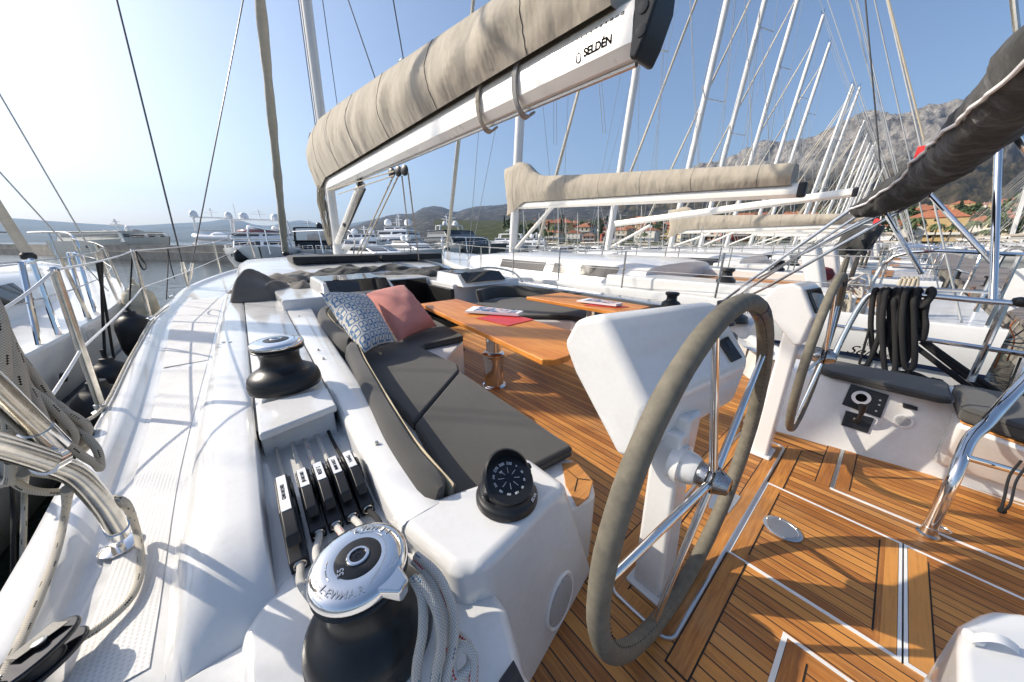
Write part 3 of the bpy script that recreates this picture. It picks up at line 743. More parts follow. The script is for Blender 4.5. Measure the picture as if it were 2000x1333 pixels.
# pedestal column with flared foot
def pedestal(x, y, ztop, sx, sy, tilt=.03, tx_=0):
    m = MB(); m.prism([V(x-sx*.85+tilt+tx_,y-sy*.8+tilt,ztop), V(x+sx*.85+tilt+tx_,y-sy*.8+tilt,ztop), V(x+sx*.85+tilt+tx_,y+sy+tilt,ztop), V(x-sx*.85+tilt+tx_,y+sy+tilt,ztop)],
                      [V(x-sx,y-sy,.015), V(x+sx,y-sy,.015), V(x+sx,y+sy,.015), V(x-sx,y+sy,.015)])
    c_ = part('pedestal', m, M['gel'], yacht, bevel=.018, seg=4)
    m = MB(); m.slab([(x-sx*1.35,y-sy*1.45),(x+sx*1.35,y-sy*1.45),(x+sx*1.35,y+sy*1.35),(x-sx*1.35,y+sy*1.35)], .004, .024); part('foot_plate', m, M['gel'], c_, bevel=.018, seg=4)
    return c_
pc = pedestal(1.175, .385, .80, .075, .062)
m = MB(); m.box(1.18, 1.30, .36, .50, .60, .86); part('pod_neck', m, M['gel'], yacht, bevel=.02)
m = MB(); m.lathe(V(1.17,.36,.668), [(.078,-.03),(.078,.008),(.066,.014),(.058,.05),(.050,.062)], 32, V(0,-1,0)); fl = part('wheel_bearing', m, M['gel'], pc, angle=50)
m = MB()
for k in range(6):
    a = math.pi*k/3+.4; m.lathe(V(1.17+.07*math.cos(a),.352,.668+.07*math.sin(a)), [(.006,0),(.006,.003),(.003,.004)], 8, V(0,-1,0))
part('bolt', m, M['chromeold'], fl)
wheel(1.17, .285, .668, .646, .0170)
# starboard helm
pc = pedestal(2.70, .33, 1.0, .068, .05, .0, .02)
m = MB(); m.lathe(V(2.74,.27,.80), [(.05,-.03),(.05,.008),(.04,.05)], 24, V(0,-1,0)); part('wheel_bearing', m, M['gel'], pc, angle=50)
sa = [(.265,.885),(.245,1.07),(.33,1.235),(.38,1.26),(.46,1.235),(.51,1.15),(.46,1.05),(.30,.875)]
sb = [(.235,.885),(.205,1.07),(.29,1.235),(.34,1.26),(.42,1.235),(.47,1.15),(.42,1.05),(.27,.875)]
p2 = pod_mesh(sa, 2.56, sb, 2.85, bev=.03)
m = MB(); a, b, c = V(2.60,.248,1.085), V(2.82,.218,1.085), V(2.82,.288,1.218); d = V(2.60,.322,1.218); n_ = (b-a).cross(c-a).normalized(); n_ = n_ if n_.y < 0 else -n_
m.plate([a,b,c,d], n_*.012); cp_ = part('chart_plotter', m, M['black'], p2, bevel=.004)
e = lambda s,t: lerp(lerp(a,b,s), lerp(d,c,s), t)+n_*.0125
m = MB(); m.plate([e(.12,.12),e(.88,.12),e(.88,.9),e(.12,.9)], n_*.002); part('screen', m, M['glassbrown'], cp_)
wheel(2.74, .195, .800, .490, .0155)
text_mesh('Jefa Steering', .022, M['stripe'], yacht, V(1.262,.314,.40), V(0,.3,-1), V(1,0,0), 'maker_lettering', .0005, shear=.3) if False else None
# ---- cushions and soft things ----
def cushion(nm, poly, z0, z1, mat, label, cat='cushion', group=None, bev=.03, parent=None):
    m = MB(); m.slab(poly, z0, z1); o = part(nm, m, M[mat], parent, bevel=bev, seg=4, label=label, cat=cat, group=group)
    n = len(poly); pp = []
    for i in range(n):                                   # piped seam round the edge, corners cut a little
        a, b, c = V(*poly[i-1],0), V(*poly[i],0), V(*poly[(i+1) % n],0)
        pp += [b+(a-b).normalized()*.012, b+(c-b).normalized()*.012]
    for z_ in (z1-.021, z0+.014):
        m = MB(); m.tube([V(p.x,p.y,z_) for p in pp], .0032, 6, closed=True); part('piping', m, M['cushdark'], o)
    return o
G1 = 'grey cushions of the cockpit'
cushion('seat_cushion', [(.50,.93),(1.155,.875),(1.225,2.15),(.60,1.62)], .402, .47, 'cushion', 'long charcoal seat cushion of the port settee, nearest to the compass', group=G1, bev=.022)
cushion('seat_cushion', [(.60,1.635),(1.226,2.165),(1.285,2.29),(1.24,2.93),(1.30,3.0),(1.765,2.985),(1.80,3.05),(1.88,3.8),(1.9,4.9),(.95,4.8),(.66,4.0),(.62,3.0)], .402, .475, 'cushion', 'corner charcoal seat cushion under the two scatter pillows', group=G1, bev=.022)
def back_cushion(path, th, z0, z1, label, lean=.05, side=1, n=6, piping=True, mat='cushion', grp='backrest cushions of the cockpit'):
    P = curve([V(*p, 0) for p in path], n); rows = []; m_ = len(P); rp = []
    for i, p in enumerate(P):
        t = (P[min(i+1, m_-1)] - P[max(i-1, 0)]).normalized(); nn = V(t.y, -t.x, 0)*side      # towards the seat
        e = min(1, .35 + min(i, m_-1-i)*.5)
        sec = []
        for k in range(14):
            a = 2*math.pi*k/14; cc, ss = math.cos(a), math.sin(a)
            sx = (abs(cc)**.55)*(1 if cc > 0 else -1); sy = (abs(ss)**.45)*(1 if ss > 0 else -1)
            zz = lerp(z0, z1, .5+.5*sy); sec.append(p + nn*(th*.5*sx*e + th*.5 - lean*(zz-z0)/(z1-z0)) + V(0,0,zz+ .004*math.sin(i*.9)))
        rows.append(sec); rp.append(p - nn*(.008+lean) + V(0,0,z1-.035))
    m = MB(); m.grid(rows, closed=True, flip=(side > 0)); m.add(rows[0], [tuple(range(14))]); m.add(rows[-1], [tuple(range(13,-1,-1))])
    o = part('back_cushion', m, M[mat], label=label, cat='cushion', group=grp, angle=75)
    if piping:
        m = MB(); rr = []
        for i, p in enumerate(P):
            t = (P[min(i+1, m_-1)] - P[max(i-1, 0)]).normalized(); nn = V(t.y, -t.x, 0)*side
            rr.append([p-nn*(.010)+V(0,0,z0-.02), p-nn*(lean+.006)+V(0,0,z1-.022), p-nn*(lean-.001)+V(0,0,z1-.012), p-nn*0+V(0,0,z0-.02)])
        m.grid(rr); q = part('backing_board', m, M['piping'], o)
        o_ = Vector(WR[o.name])
    return o
back_cushion([(.61,2.98),(.535,2.45),(.455,1.75),(.405,1.25),(.40,.88)], .10, .44, .645, 'long curved charcoal back cushion along the port coaming behind the near seat')
back_cushion([(1.95,5.1),(1.4,5.1),(.95,5.0),(.68,4.6),(.60,3.8),(.62,3.04)], .11, .44, .67, 'charcoal corner back cushion behind the blue patterned pillow')
c_ = back_cushion([(3.14,4.75),(3.45,4.95),(4.0,4.92),(4.28,4.5),(4.34,3.2),(4.33,2.5),(4.32,1.95)], .11, .44, .665, 'dark grey back cushion curving round the starboard settee', piping=False, side=1)
cushion('seat_cushion', [(3.10,4.75),(3.08,3.45),(3.6,2.95),(3.66,1.35),(4.25,1.35),(4.25,4.75)], .382, .45, 'cushion', 'grey seat cushion of the starboard settee behind the far table', group=G1)
cushion('back_cushion', [(4.22,1.3),(4.34,1.3),(4.36,1.85),(4.24,1.85)], .45, .655, 'cushion', 'short grey back cushion aft of the starboard settee, partly behind the near wheel', group='backrest cushions of the cockpit')
# helm seat pads
cushion('seat_cushion', [(3.66,.22),(3.32,.19),(3.28,.12),(3.26,-.38),(3.29,-.43),(3.68,-.43)], .503, .558, 'cushion', 'long grey pad on the starboard helm seat under the hanging black rope', group='helm seat pads')
cushion('seat_cushion', [(3.66,-.455),(3.12,-.455),(3.02,-.64),(3.06,-1.6),(3.7,-1.6)], .472, .565, 'cushion', 'thick grey pad at the right edge beside the curved steel handrail', group='helm seat pads')

def pillow(c, e1, e2, nrm, th, mat, label, group='scatter pillows on the port settee', n=22, seed=0):
    c, e1, e2, nrm = Vector(c), Vector(e1), Vector(e2), Vector(nrm).normalized()
    m = MB()
    for sgn in (1, -1):
        rows = []
        for i in range(n+1):
            r_ = []
            for j in range(n+1):
                u, v = 2*i/n-1, 2*j/n-1
                prof = max(0, (1-u*u)*(1-v*v))**.42
                k = 1 - .10*(1-abs(u)**2)*abs(v)**3; k2 = 1 - .10*(1-abs(v)**2)*abs(u)**3
                w_ = .012*noise.noise(V(u*2.4+seed, v*2.4, sgn))*(prof) + .010*math.sin(9*(u+v*.4)+seed)*(abs(v)**6)*(1-u*u)
                r_.append(c + e1*u*k2 + e2*v*k + nrm*(sgn*th*prof + w_))
            rows.append(r_)
        m.grid(rows, flip=(sgn < 0), uv=True)
    return part('pillow', m, M[mat], label=label, cat='pillow', group=group, angle=80)
def quad_pillow(px, ydepth, th, mat, label, seed, tilt=(0,0,0)):
    q = [at(u, v, y=yy) for (u, v), yy in zip(px, ydepth)]      # tl, tr, br, bl
    c = sum(q, V(0,0,0))/4; e1 = ((q[1]-q[0])+(q[2]-q[3]))/4; e2 = ((q[0]-q[3])+(q[1]-q[2]))/4
    nn = e1.cross(e2).normalized()
    m = MB(); n = 24
    for sgn in (1, -1):
        rows = []
        for i in range(n+1):
            r_ = []
            for j in range(n+1):
                s, t = i/n, j/n; u, v = 2*s-1, 2*t-1
                base = lerp(lerp(q[3], q[2], s), lerp(q[0], q[1], s), t)
                prof = max(0, (1-u*u)*(1-v*v))**.40
                pull = (c-base)*(.09*((1-u*u)*abs(v)**4 + (1-v*v)*abs(u)**4))
                w_ = .014*noise.noise(V(u*2.2+seed, v*2.2, sgn*2))*prof + .008*math.sin(11*(u*.7+v)+seed)*(abs(u)**4)*(1-v*v)
                r_.append(base + pull + nn*(sgn*th*prof + w_))
            rows.append(r_)
        m.grid(rows, flip=(sgn < 0), uv=True)
    return part('pillow', m, M[mat], label=label, cat='pillow', group='scatter pillows on the port settee', angle=80)
quad_pillow([(712,574),(789,557),(854,638),(778,668)], (3.95,4.0,3.35,3.1), .135, 'pink', 'plain salmon pink pillow leaning on the patterned pillow', 3)
quad_pillow([(625,572),(716,577),(772,668),(712,690)], (3.55,3.75,2.95,2.75), .125, 'pattern', 'white pillow with blue lattice print on the port settee', 9)

# ---- tables ----
def table(poly, ped, label, disc):
    m = MB(); m.slab(poly, .672, .72); t = part('cockpit_table', m, M['varnish'], yacht, bevel=.010, seg=3, label=label)
    m = MB(); m.tube([V(*ped,.40), V(*ped,.668)], .078, 32); part('pedestal_tube', m, M['chrome'], t, angle=50)
    m = MB(); m.lathe(V(*ped,0), [(.135,.003),(.135,.012),(.122,.022),(.104,.026),(.104,.30),(.116,.305),(.118,.318),(.114,.345),(.118,.352),(.118,.372),(.108,.38),(.080,.384)], 40); part('pedestal_sleeve', m, M['chrome'], t, angle=40)
    return t
table([(1.47,1.43),(1.54,1.365),(1.66,1.36),(2.20,1.52),(2.26,3.95),(1.70,3.93)], (1.86,2.53), 'near varnished teak table with a red folder and magazine on it', True)
table([(3.24,1.93),(3.32,1.87),(3.86,1.88),(3.88,3.38),(3.15,3.44)], (3.56,2.55), 'far varnished teak table by the starboard settee', True)
def magazine(pts, z, label, lab2, gr):
    q = [at(u, v, z=z) for u, v in pts[0]]; m = MB(); m.prism([a+V(0,0,.004) for a in q], q); part('folder', m, M['red'], label=label, cat='folder', group='red folders on the tables', smooth=False)
    q = [at(u, v, z=z+.02) for u, v in pts[1]]; a, b, c, d = q    # near-left, near-right, far-right, far-left
    m = MB(); rows = []
    for i in range(17):
        t = i/16; A_, B_ = lerp(a, d, 0), 0
        e0, e1 = lerp(a, b, t), lerp(d, c, t); hgt = .010*math.sin(t*math.pi) + (.012 if t > .85 else 0)
        rows.append([e0+V(0,0,hgt+.012), e1+V(0,0,hgt*.6+.012), e1+V(0,0,-.006), e0+V(0,0,-.006)])
    m.grid(rows, closed=True); m.add(rows[0], [(0,1,2,3)]); m.add(rows[-1], [(3,2,1,0)])
    o = part('magazine', m, M['paper'], label=lab2, cat='magazine', group='folded magazines on the tables', smooth=False)
    m = MB(); rows = []
    for i in range(13):
        t = lerp(.16, .93, i/12); hgt = .010*math.sin(t*math.pi) + (.012 if t > .85 else 0)
        e0, e1 = lerp(a, b, t), lerp(d, c, t)
        rows.append([lerp(e0, e1, .04)+V(0,0,hgt+.0145), lerp(e0, e1, .9)+V(0,0,hgt*.6+.0145)])
    m.grid(rows); part('printed_page', m, M['cover'], o)
magazine(([(930,622),(993,637),(1043,625),(985,612)], [(908,610),(1012,617),(1022,611),(925,600)]), .723, 'red folder under the magazine on the near table', 'folded magazine with blue cover on the near table', 0)
magazine(([(1140,597),(1212,602),(1228,600),(1170,592)], [(1126,589),(1203,598),(1216,595),(1150,584)]), .723, 'red folder under the magazine on the far table', 'folded magazine with blue cover on the far table', 0)

# ---- winches ----
def winch(c, r, h, label, zb, big=True, extra=None, parent=None, cap='chrome'):
    parent = parent or yacht
    pf = [(1,0),(1.01,.02),(1.0,.15),(.985,.165),(.985,.18),(.96,.25),(.88,.32),(.72,.385),(.60,.43),(.545,.50),(.525,.60),(.55,.74),(.60,.79),(.70,.80),(.715,.82),(.70,.835),(.66,.845),(.66,.86),(.71,.87),(.72,.885)]
    m = MB(); m.lathe(V(c.x, c.y, zb), [(r*a, h*b) for a, b in pf], 48); w_ = part('winch', m, M['winch'], parent, label=label, angle=50)
    m = MB()
    cp_ = [(.715,.888),(.72,.90),(.715,.935),(.69,.962),(.62,.982),(.50,.994),(.36,.998),(.335,.996)] if big else [(.70,.888),(.71,.91),(.68,.95),(.5,.97),(.2,.975)]
    m.lathe(V(c.x, c.y, zb), [(r*a, h*b) for a, b in cp_], 64); part('winch_cap', m, M[cap], w_, angle=60)
    m = MB(); m.lathe(V(c.x, c.y, zb), [(r*.34,h*.985),(r*.34,h*1.002),(r*.31,h*1.008),(r*.17,h*1.008)], 40); part('cap_insert', m, M['black'], w_)
    m = MB(); m.lathe(V(c.x, c.y, zb), [(r*.165,h*.99),(r*.165,h*1.02),(r*.15,h*1.026),(r*.12,h*1.026),(r*.11,h*1.0)], 32, caps=False); part('handle_socket_ring', m, M['chrome'], w_)
    m = MB()
    for k in range(8):
        a = math.pi*k/4; m.obox(V(c.x+r*.07*math.cos(a), c.y+r*.07*math.sin(a), zb+h*1.009), V(math.cos(a),math.sin(a),0)*r*.045, V(-math.sin(a),math.cos(a),0)*r*.02, V(0,0,h*.003))
    m.lathe(V(c.x, c.y, zb), [(r*.10,h*1.0),(r*.09,h*1.010),(r*.02,h*1.010)], 24); part('socket', m, M['blackgloss'], w_)
    return w_
wf = at(539,664,z=.945); W1 = winch(wf, .190, .292, 'forward winch of the port coaming, its chrome cap facing up', .655)
wn = at(700,1091,z=.755); W2 = winch(wn, .158, .28, 'big near winch with polished chrome top and ropes round its drum', .48)
# feeder arm of the near winch
c = V(wn.x, wn.y, .48+.28*.95)
fd = (at(800,1150,z=.745)-V(c.x,c.y,.745)); fd.z = 0; fd.normalize(); sd_ = V(-fd.y, fd.x, 0)
m = MB(); m.prism([c+fd*.07+sd_*.045+V(0,0,.008), c+fd*.145+sd_*.016+V(0,0,.003), c+fd*.148-sd_*.016+V(0,0,.003), c+fd*.085-sd_*.045+V(0,0,.008)],
                  [c+fd*.07+sd_*.045-V(0,0,.012), c+fd*.140+sd_*.013-V(0,0,.042), c+fd*.143-sd_*.013-V(0,0,.042), c+fd*.085-sd_*.045-V(0,0,.012)])
part('feeder_arm', m, M['chrome'], W2, bevel=.008, seg=4)
m = MB(); n0 = 14
for s0, e0 in ((150, 195), (20, 75)):
    pts = [c + V(math.cos(R(a_)), math.sin(R(a_)), 0)*.070 + V(0,0,.0128) for a_ in range(s0, e0, 4)]
    m = MB(); m.tube(pts, .0018, 6); part('raised_line', m, M['chrome'], W2)
# raised maker lettering round the cap rim
def arc_text(txt, c, rad, size, a0, da, mat, parent, z, name='lettering', ext=.0015, flip=False):
    for i, ch in enumerate(txt):
        if ch == ' ': continue
        a = R(a0 + da*i); o = V(math.cos(a), math.sin(a), 0); t = V(-math.sin(a), math.cos(a), 0)*(1 if da > 0 else -1)
        up = (-o if da > 0 else o) + V(0,0,.17 if da > 0 else -.17)
        text_mesh(ch, size, mat, parent, V(c.x, c.y, z)+o*rad, t, up, name, ext)
v = at(650,1195,z=.75)-V(wn.x,wn.y,.75); a_mid = math.degrees(math.atan2(v.y, v.x))
arc_text('LEWMAR', wn, .087, .023, a_mid-30, 12, M['alu'], W2, .7575, ext=.0008)
arc_text('LEWMAR', wn, .087, .023, a_mid+150, 12, M['alu'], W2, .7575, ext=.0008)
text_mesh('55', .020, M['alu'], W2, V(wn.x,wn.y,.7628)+(at(664,1122,z=.76)-V(wn.x,wn.y,.76))*.95, V(.25,1,0), V(-1,.25,0), 'number', .0006)
# starboard coaming winches
winch(V(4.66,1.97,0), .13, .215, 'starboard forward winch beside the far table', .60, cap='black')
winch(V(3.66,1.02,0), .17, .19, 'low starboard winch behind the near wheel', .545, cap='black')
winch(V(4.35,1.15,0), .20, .23, 'starboard aft winch behind the far wheel', .60, cap='black')

# ---- rope clutches ----
XC = [(-.045,'GENN HALYARD'), (.022,'JIB HALYARD'), (.078,'REEF 2'), (.134,'MAIN SHEET'), (.190,'VANG')]
for i, (x, lab) in enumerate(XC):
    ya, yf = (1.01, 1.40) if i == 0 else (1.10, 1.40)
    hw = .029 if i == 0 else .0265; zb = .480; dz = 0 if i else .0
    prof = [(ya,zb),(ya-.005,zb+.05),(ya+.10,zb+.075),(ya+.17,zb+.118),(yf-.03,zb+.122),(yf,zb+.105),(yf,zb)]
    m = MB(); n = len(prof); A_ = [V(x-hw,y,z) for y,z in prof]; B_ = [V(x+hw-.004,y,z) for y,z in prof]
    m.add(A_+B_, [tuple(range(n)), tuple(range(2*n-1,n-1,-1))] + [(k,n+k,n+(k+1)%n,(k+1)%n) for k in range(n)], flat=True)
    cl = part('rope_clutch', m, M['black'], yacht, bevel=.005, seg=3, label='rope clutch with a white label reading ' + lab)
    m = MB(); hp_ = [(ya+.03,zb+.078),(ya+.045,zb+.112),(ya+.12,zb+.142),(yf-.06,zb+.146),(yf-.02,zb+.132),(yf-.03,zb+.11),(ya+.15,zb+.105)]
    n = len(hp_); A_ = [V(x-hw*.78,y,z) for y,z in hp_]; B_ = [V(x+hw*.55,y,z) for y,z in hp_]
    m.add(A_+B_, [tuple(range(n)), tuple(range(2*n-1,n-1,-1))] + [(k,n+k,n+(k+1)%n,(k+1)%n) for k in range(n)], flat=True)
    part('handle', m, M['black'], cl, bevel=.005, seg=3)
    m = MB(); m.lathe(V(x+hw*.75, yf-.12, zb+.075), [(.062,-.004),(.066,0),(.062,.006)], 24, V(1,0,0)); part('cam_plate', m, M['black'], cl)
    y0, y1 = ya+.135, yf-.05; z0 = zb+.1435
    m = MB(); m.prism([V(x-.019,y0,z0+.0025),V(x+.010,y0,z0+.0025),V(x+.010,y1,z0+.0055),V(x-.019,y1,z0+.0055)],[V(x-.019,y0,z0-.002),V(x+.010,y0,z0-.002),V(x+.010,y1,z0),V(x-.019,y1,z0)])
    part('name_label', m, M['paper'], cl, smooth=False)
    text_mesh(lab, .019 if len(lab) < 8 else .0165, M['ink'], cl, V(x-.0045, (y0+y1)/2, z0+.0045), V(0,1,.02), V(-1,0,0), 'label_text', .0003, sx=1.0 if len(lab)<8 else (.86 if len(lab) < 11 else .72))
    m = MB(); m.lathe(V(x-.002, ya-.006, zb+.032), [(.016,0),(.019,.002),(.016,.005)], 20, V(0,-1,0), caps=False); part('rope_eye', m, M['chromeold'], cl)
# lines through the clutches (hang in the channel) as separate ropes
ROPES = [('rope_grey','grey rope running into the GENN HALYARD clutch'),('rope_white','white rope running through the JIB HALYARD clutch'),('rope_red','red flecked rope running through the REEF 2 clutch'),('rope_white','white rope with dark marks running through the MAIN SHEET clutch'),('rope_black','black rope running through the VANG clutch')]
for i, ((x, lab), (mt, rl)) in enumerate(zip(XC, ROPES)):
    ya = 1.01 if i == 0 else 1.10; m = MB(); r0 = .0105 if i != 4 else .009
    m.tube(curve([V(x-.02+.012*i, 2.3, .505), V(x-.008, 1.8, .502), V(x-.002, 1.40, .512)], 6), r0*.9, 10)
    # from the clutch to the near winch, ending against its drum
    e = V(wn.x, wn.y, 0); st_ = V(x-.002, ya, .512); ang = {0: 150, 1: 125, 2: 100, 3: 70, 4: 35}[i]
    en = V(wn.x+.105*math.cos(R(ang)), wn.y+.105*math.sin(R(ang)), .585+.012*i)
    mid = lerp(st_, en, .5) + V(-.02 if i < 2 else .012, .02, .004)
    m2 = curve([st_+V(0,.05,0), st_+V(0,-.02,.004), mid, en], 7); m.tube(m2, r0*1.08, 12)
    mt2 = 'rope_white' if i == 0 else mt
    part('rope', m, M[mt], label=rl, cat='rope', group='ropes through the clutches')
# ropes wrapped and hanging on the near winch
m = MB()
def hang(pxs, zz, r, mt, lab):
    m = MB(); pts = [at(u, v, z=z) for (u, v), z in zip(pxs, zz)]; m.tube(curve(pts, 8), r, 12)
    part('rope', m, M[mt], label=lab, cat='rope', group='ropes on the near winch')
hang([(806,1128),(824,1165),(826,1230),(816,1290),(812,1345),(810,1400)], (.715,.70,.66,.61,.56,.52), .0115, 'rope_grey', 'grey braided rope hanging from the feeder of the near winch')
hang([(815,1128),(850,1185),(862,1250),(852,1310),(842,1370)], (.72,.69,.64,.59,.54), .0115, 'rope_grey', 'grey braided rope, second of those hanging from the near winch')
hang([(812,1085),(856,1125),(884,1190),(886,1250),(872,1320),(866,1390)], (.66,.65,.63,.60,.56,.52), .0115, 'rope_white', 'outermost white rope looping down beside the near winch')
hang([(808,1095),(846,1138),(872,1200),(876,1250),(880,1300)], (.65,.635,.61,.585,.56), .0105, 'rope_red', 'red flecked rope curling down between the white ropes')
hang([(893,1240),(915,1262),(918,1300),(890,1325),(884,1290),(902,1262),(925,1285),(922,1350)], (.55,.55,.54,.54,.56,.57,.55,.52), .011, 'rope_red', 'knotted red flecked rope end at the foot of the near winch')

# ---- compass ----
cc = at(990,972,z=.60); cc.z = .60
m = MB(); m.lathe(cc, [(.108,.0),(.113,.004),(.113,.022),(.106,.034),(.102,.036),(.098,.052),(.080,.060)], 48); cm = part('compass', m, M['black'], yacht, label='black bulkhead compass with tilted dial', angle=50)
axn = V(-.10,-.42,.90).normalized(); hc = cc+V(0,0,.062)
m = MB(); m.lathe(hc-axn*.02, [(.070,-.02),(.086,.0),(.092,.022),(.092,.050),(.088,.062),(.080,.062)], 48, axn); part('compass_bowl', m, M['black'], cm, angle=50)
dc = hc+axn*.036; q = axn.to_track_quat('Z','Y').to_matrix()
up_ = V(0,1,0); up_ = (up_-axn*up_.dot(axn)).normalized(); rt_ = up_.cross(axn)
m = MB(); m.lathe(dc, [(.080,0),(.078,.003),(.05,.007),(.02,.009),(.004,.0095)], 48, axn); cd_ = part('compass_card', m, M['blackgloss'], cm)
m = MB()
for k in range(72):
    a = 2*math.pi*k/72; o = rt_*math.cos(a)+up_*math.sin(a); l_ = .007 if k % 2 else .012
    t = axn.cross(o)*.0007; m.obox(dc+o*(.078-l_/2)+axn*.0042, o*l_/2, t, axn*.0006)
part('tick_mark', m, M['paper'], cd_)
for k, tx_ in enumerate(['300','330','0','30','60','90','120','150','180','210','240','270']):
    a = R(82-30*k); o = rt_*math.cos(a)+up_*math.sin(a)
    text_mesh(tx_, .0145 if k < 2 or k == 11 else .010, M['paper'], cd_, dc+o*.055+axn*.0072, axn.cross(o)*-1, o, 'numeral', .0004)
text_mesh('W', .012, M['paper'], cd_, dc+(rt_*-.012+up_*.033)+axn*.0085, rt_, up_, 'numeral', .0004)
m = MB()
for k in range(8):
    a = 2*math.pi*k/8+.3; o = rt_*math.cos(a)+up_*math.sin(a); m.tube([dc+o*.018+axn*.0095, dc+o*.040+axn*.0085], .0007, 4)
part('lubber_line', m, M['paper'], cd_)
m = MB(); rows = []
for i in range(25):
    a = math.pi*(-.08+1.16*i/24); o = rt_*math.cos(a)+up_*math.sin(a); hgt = .052*max(0,math.sin(a))**.6
    rows.append([hc+o*.094+axn*.025, hc+o*.094+axn*(.036+hgt), hc+o*.086+axn*(.040+hgt), hc+o*.085+axn*.028])
m.grid(rows, closed=True); part('hood', m, M['black'], cm, angle=60)
m = MB(); m.lathe(hc-rt_*.095+axn*.02, [(.012,-.01),(.012,.012),(.006,.014)], 16, -rt_); m.lathe(hc+rt_*.095+axn*.02, [(.012,-.01),(.012,.012),(.006,.014)], 16, rt_); part('knob', m, M['black'], cm)
o = V(.45,-.89,0).normalized(); text_mesh('SILVA', .016, M['paper'], cm, cc+o*.1045+V(0,0,.0405), V(.89,.45,0), V(-.45,.89,1.2), 'lettering', .0004)
# snap studs on the coaming
for u, v in [(736,868),(584,619),(622,685),(632,702),(445,583)]:
    c = at(u, v, z=.602); m = MB(); m.lathe(c, [(.012,0),(.012,.003),(.007,.005),(.007,.010),(.0085,.012),(.006,.016),(.003,.016)], 16); part('snap_stud', m, M['chromeold'], yacht)
for u, v in [(436,669),(450,669)]:
    c = at(u, v, z=.598); m = MB(); m.lathe(c, [(.016,0),(.014,.006),(.006,.008)], 16); part('deck_bolt', m, M['chromeold'], yacht)
# ---- mast, boom, sail cover and rigging of the own yacht ----
mb_ = V(CX, 11.5, 1.0); mt_ = at(597, 0, x=CX); md = (mt_-mb_).normalized(); mtop = mb_+md*27
def mast_mesh(m, a, b, cx_, cy_, n=20):
    rows = []
    for t in [0, .02, .5, .8, 1]:
        p = lerp(a, b, t); k = 1 if t < .85 else .75
        rows.append([p+V(cx_*k*math.cos(2*math.pi*i/n), cy_*k*(math.sin(2*math.pi*i/n)), 0) for i in range(n)])
    m.grid(rows, closed=True); m.add(rows[-1], [tuple(range(n))])
m = MB(); mast_mesh(m, mb_, mtop, .125, .20); mast = part('mast', m, M['mast'], yacht)
m = MB()
for dx, dy in ((.13,.02),(.10,-.14),(-.12,-.10),(-.135,.06),(.07,-.19),(-.04,-.21)):
    m.tube([mb_+V(dx,dy,.4), mtop+V(dx,dy,0)], .012, 5)
part('halyard', m, M['wire'], mast)
for k, hgt in enumerate((9.0, 16.5)):
    p = mb_+md*hgt
    for s in (-1, 1):
        m = MB(); m.tube([p, p+V(s*1.9,-.55,.1)], .035, 8); part('spreader', m, M['mast'], mast)
BY0, BY1 = 1.47, 11.05
def bz(y): return lerp(2.70, 2.90, (y-BY0)/(BY1-BY0))
sec = [(-.055,0),(-.115,.07),(-.125,.20),(-.105,.30),(-.05,.345),(.05,.345),(.105,.30),(.125,.20),(.115,.07),(.055,0)]
m = MB(); rows = [[V(CX+a, y, bz(y)+b) for a, b in sec] for y in (BY1, 9, 7, 5, 3, BY0)]
m.grid(rows, closed=True); m.add(rows[0], [tuple(range(9,-1,-1))]); m.add(rows[-1], [tuple(range(10))]); boom = part('boom', m, M['boom'], yacht, angle=24)
m = MB(); m.tube([V(CX,BY1-.2,bz(BY1)-.012), V(CX,BY0+.02,bz(BY0)-.012)], .022, 8); part('boom_track', m, M['alu'], boom)
# black end casting
m = MB(); pr = [(BY0+.01,-.02),(BY0-.04,-.04),(BY0-.09,.05),(BY0-.15,.22),(BY0-.15,.34),(BY0-.07,.39),(BY0+.01,.37)]
n = len(pr); A_ = [V(CX-.12,y,bz(BY0)+z) for y,z in pr]; B_ = [V(CX+.12,y,bz(BY0)+z) for y,z in pr]
m.add(A_+B_, [tuple(range(n)), tuple(range(2*n-1,n-1,-1))]+[(k,n+k,n+(k+1)%n,(k+1)%n) for k in range(n)], flat=True)
ec = part('boom_end', m, M['black'], boom, bevel=.02, seg=3)
m = MB()
for dz in (.10,.22,.31): m.lathe(V(CX-.122,BY0-.065,bz(BY0)+dz), [(.035,0),(.035,.006),(.02,.008)], 16, V(-1,0,0))
part('sheave', m, M['black'], ec)
text_mesh('SELDÉN', .070, M['ink'], boom, V(CX-.1212, 1.745, bz(1.8)+.135), V(0,-1,-.02), V(-.077,0,1), 'lettering', .0006, sx=1.0, bold=.035)
m = MB(); cpt = V(CX-.1212, 1.915, bz(1.9)+.13); m.tube(curve([cpt+V(0,-.018,-.025),cpt+V(0,-.021,.007),cpt+V(0,-.008,.021),cpt+V(0,.008,.021),cpt+V(0,.021,.007),cpt+V(0,.018,-.025),cpt+V(0,0,-.034)], 5, closed=True), .003, 5, closed=True)
m.tube([cpt+V(0,-.007,.021), cpt+V(0,-.003,.036), cpt+V(0,.006,.021)], .003, 5); part('boom_emblem', m, M['ink'], boom)
for k in range(12): text_mesh(str(k+1), .028, M['ink'], boom, V(CX-.1175, 2.02-.042*k, bz(1.8)+.245), V(0,-1,0), V(.2,0,1), 'scale_mark', .0006)
